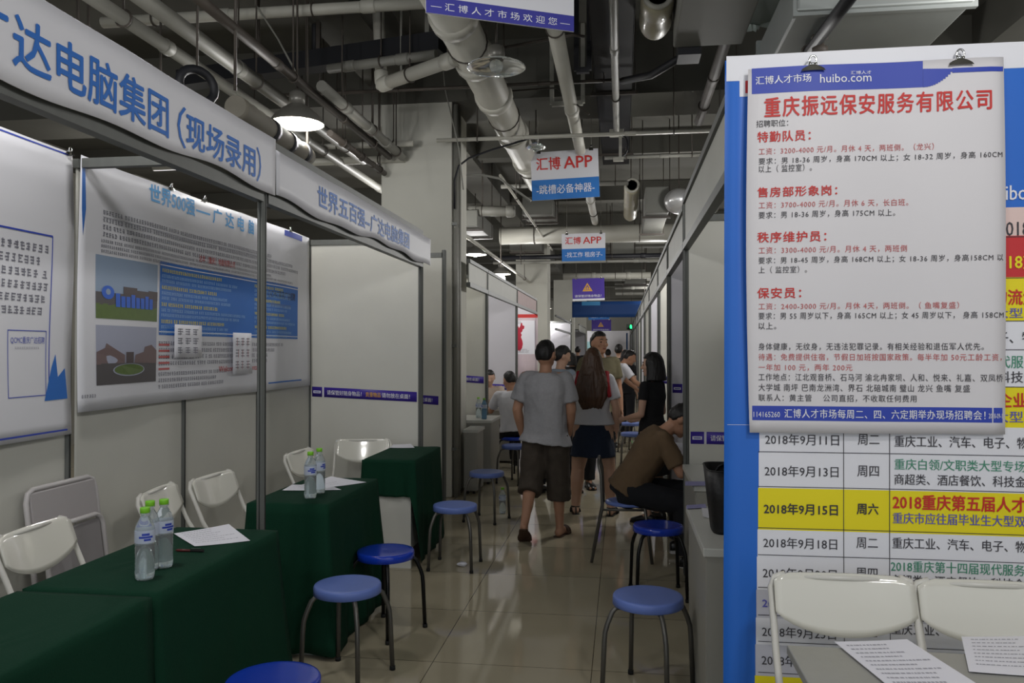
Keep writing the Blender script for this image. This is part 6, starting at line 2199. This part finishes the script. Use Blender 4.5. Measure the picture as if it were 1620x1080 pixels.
# seated man in white past the pillar, on his own stool
p = at_y(812, 640, 10.25)
dup(DARK, V((p.x, p.y, 0)), 0.2, 'dark blue stool under the seated man in the white shirt')
f = Fig(1.66, lean=10, hz=0.55, legs=((84, 8, 84), (80, 10, 70)), arms=((38, 10, 50, 16), (36, 10, 52, 16)), head=(10, 14), neck=12)
person('man in a white shirt and black trousers seated at a counter past the pillar', p.x, p.y, facing(-0.45, 0.9), f,
       wear=(('shirt', f.tee(-0.05, 0.02, 0.75, 0.015), WHITE_TEE, 0.006), ('trousers', f.legs_wear(1.93, 0.108, 0.085, 0.072), BLACK_CLOTH, 0.005)),
       hair=f.hair_short(9, 0.05, -0.005, -0.06), shoes=('shoe', BLACK_LEATHER, SOLE_WHITE), voxel=0.0095, seed=8)
# clerk opposite him, mostly behind the booth post
p = at_y(773, 640, 12.0)
f = Fig(1.62, lean=12, hz=0.55, legs=((84, 8, 84), (84, 8, 84)), arms=((45, 8, 40, 20), (45, 8, 40, 20)), head=(0, 16), neck=10)
person('dark-haired clerk half hidden by the booth post, arms on the counter', p.x, p.y, facing(0.25, -1), f, SKIN_F,
       wear=(('shirt', f.tee(-0.05, 0.02, 0.6, 0.015), mat('beige_shirt', (176, 160, 146), 0.9), 0.005), ('trousers', f.legs_wear(1.93, 0.108, 0.085, 0.072), NAVY, 0.005)),
       hair=f.hair_short(10, 0.05, -0.03, -0.09), shoes=('shoe', BLACK_LEATHER, RUBBER), voxel=0.011, seed=9)

# far figures in the aisle
for px, y, H, dx, dy, top, sd, hr, lab in (
        (979, 16.5, 1.68, 0.2, 1.0, BLACK_CLOTH, 11, 's', 'dark-topped man beyond the white-shirted man, only head and shoulder showing'),
        (991, 14.6, 1.56, 0.6, 0.8, BLACK_CLOTH, 12, 'b', 'black-haired person right behind the white-shirted man'),
        (914, 24.0, 1.66, 0.0, 1.0, NAVY, 13, 's', 'tiny far person between the long-haired woman and the third pillar'),
        (905, 15.0, 1.50, 0.3, 1.0, BLACK_CLOTH, 14, 'b', 'dark-haired person between the ponytail and the long-haired woman'),
        (962, 22.0, 1.58, 0.0, 1.0, BLACK_CLOTH, 15, 's', 'tiny far person just past the ear of the tall man')):
    p = at_y(px, 600, y)
    f = Fig(H, legs=((4, 4, 4), (-4, 4, 6)), arms=((4, 8, 14, 4), (0, 8, 14, 4)), head=(0, 4), female=hr == 'b')
    person(lab, p.x, p.y, facing(dx, dy), f, SKIN_F,
           wear=(('top', f.tee(-0.08, 0.02, 0.6, 0.02), top, 0.004), ('trousers', f.legs_wear(1.95, 0.11, 0.08, 0.065), NAVY, 0.004)),
           hair=f.hair_short(sd, 0.05, -0.01, -0.08) if hr == 's' else f.hair_bob(-0.13), shoes=('shoe', BLACK_LEATHER, RUBBER), voxel=0.014, seed=sd)

# ---------------------------------------------------------------- tidy
bpy.data.scenes.remove(TMP)
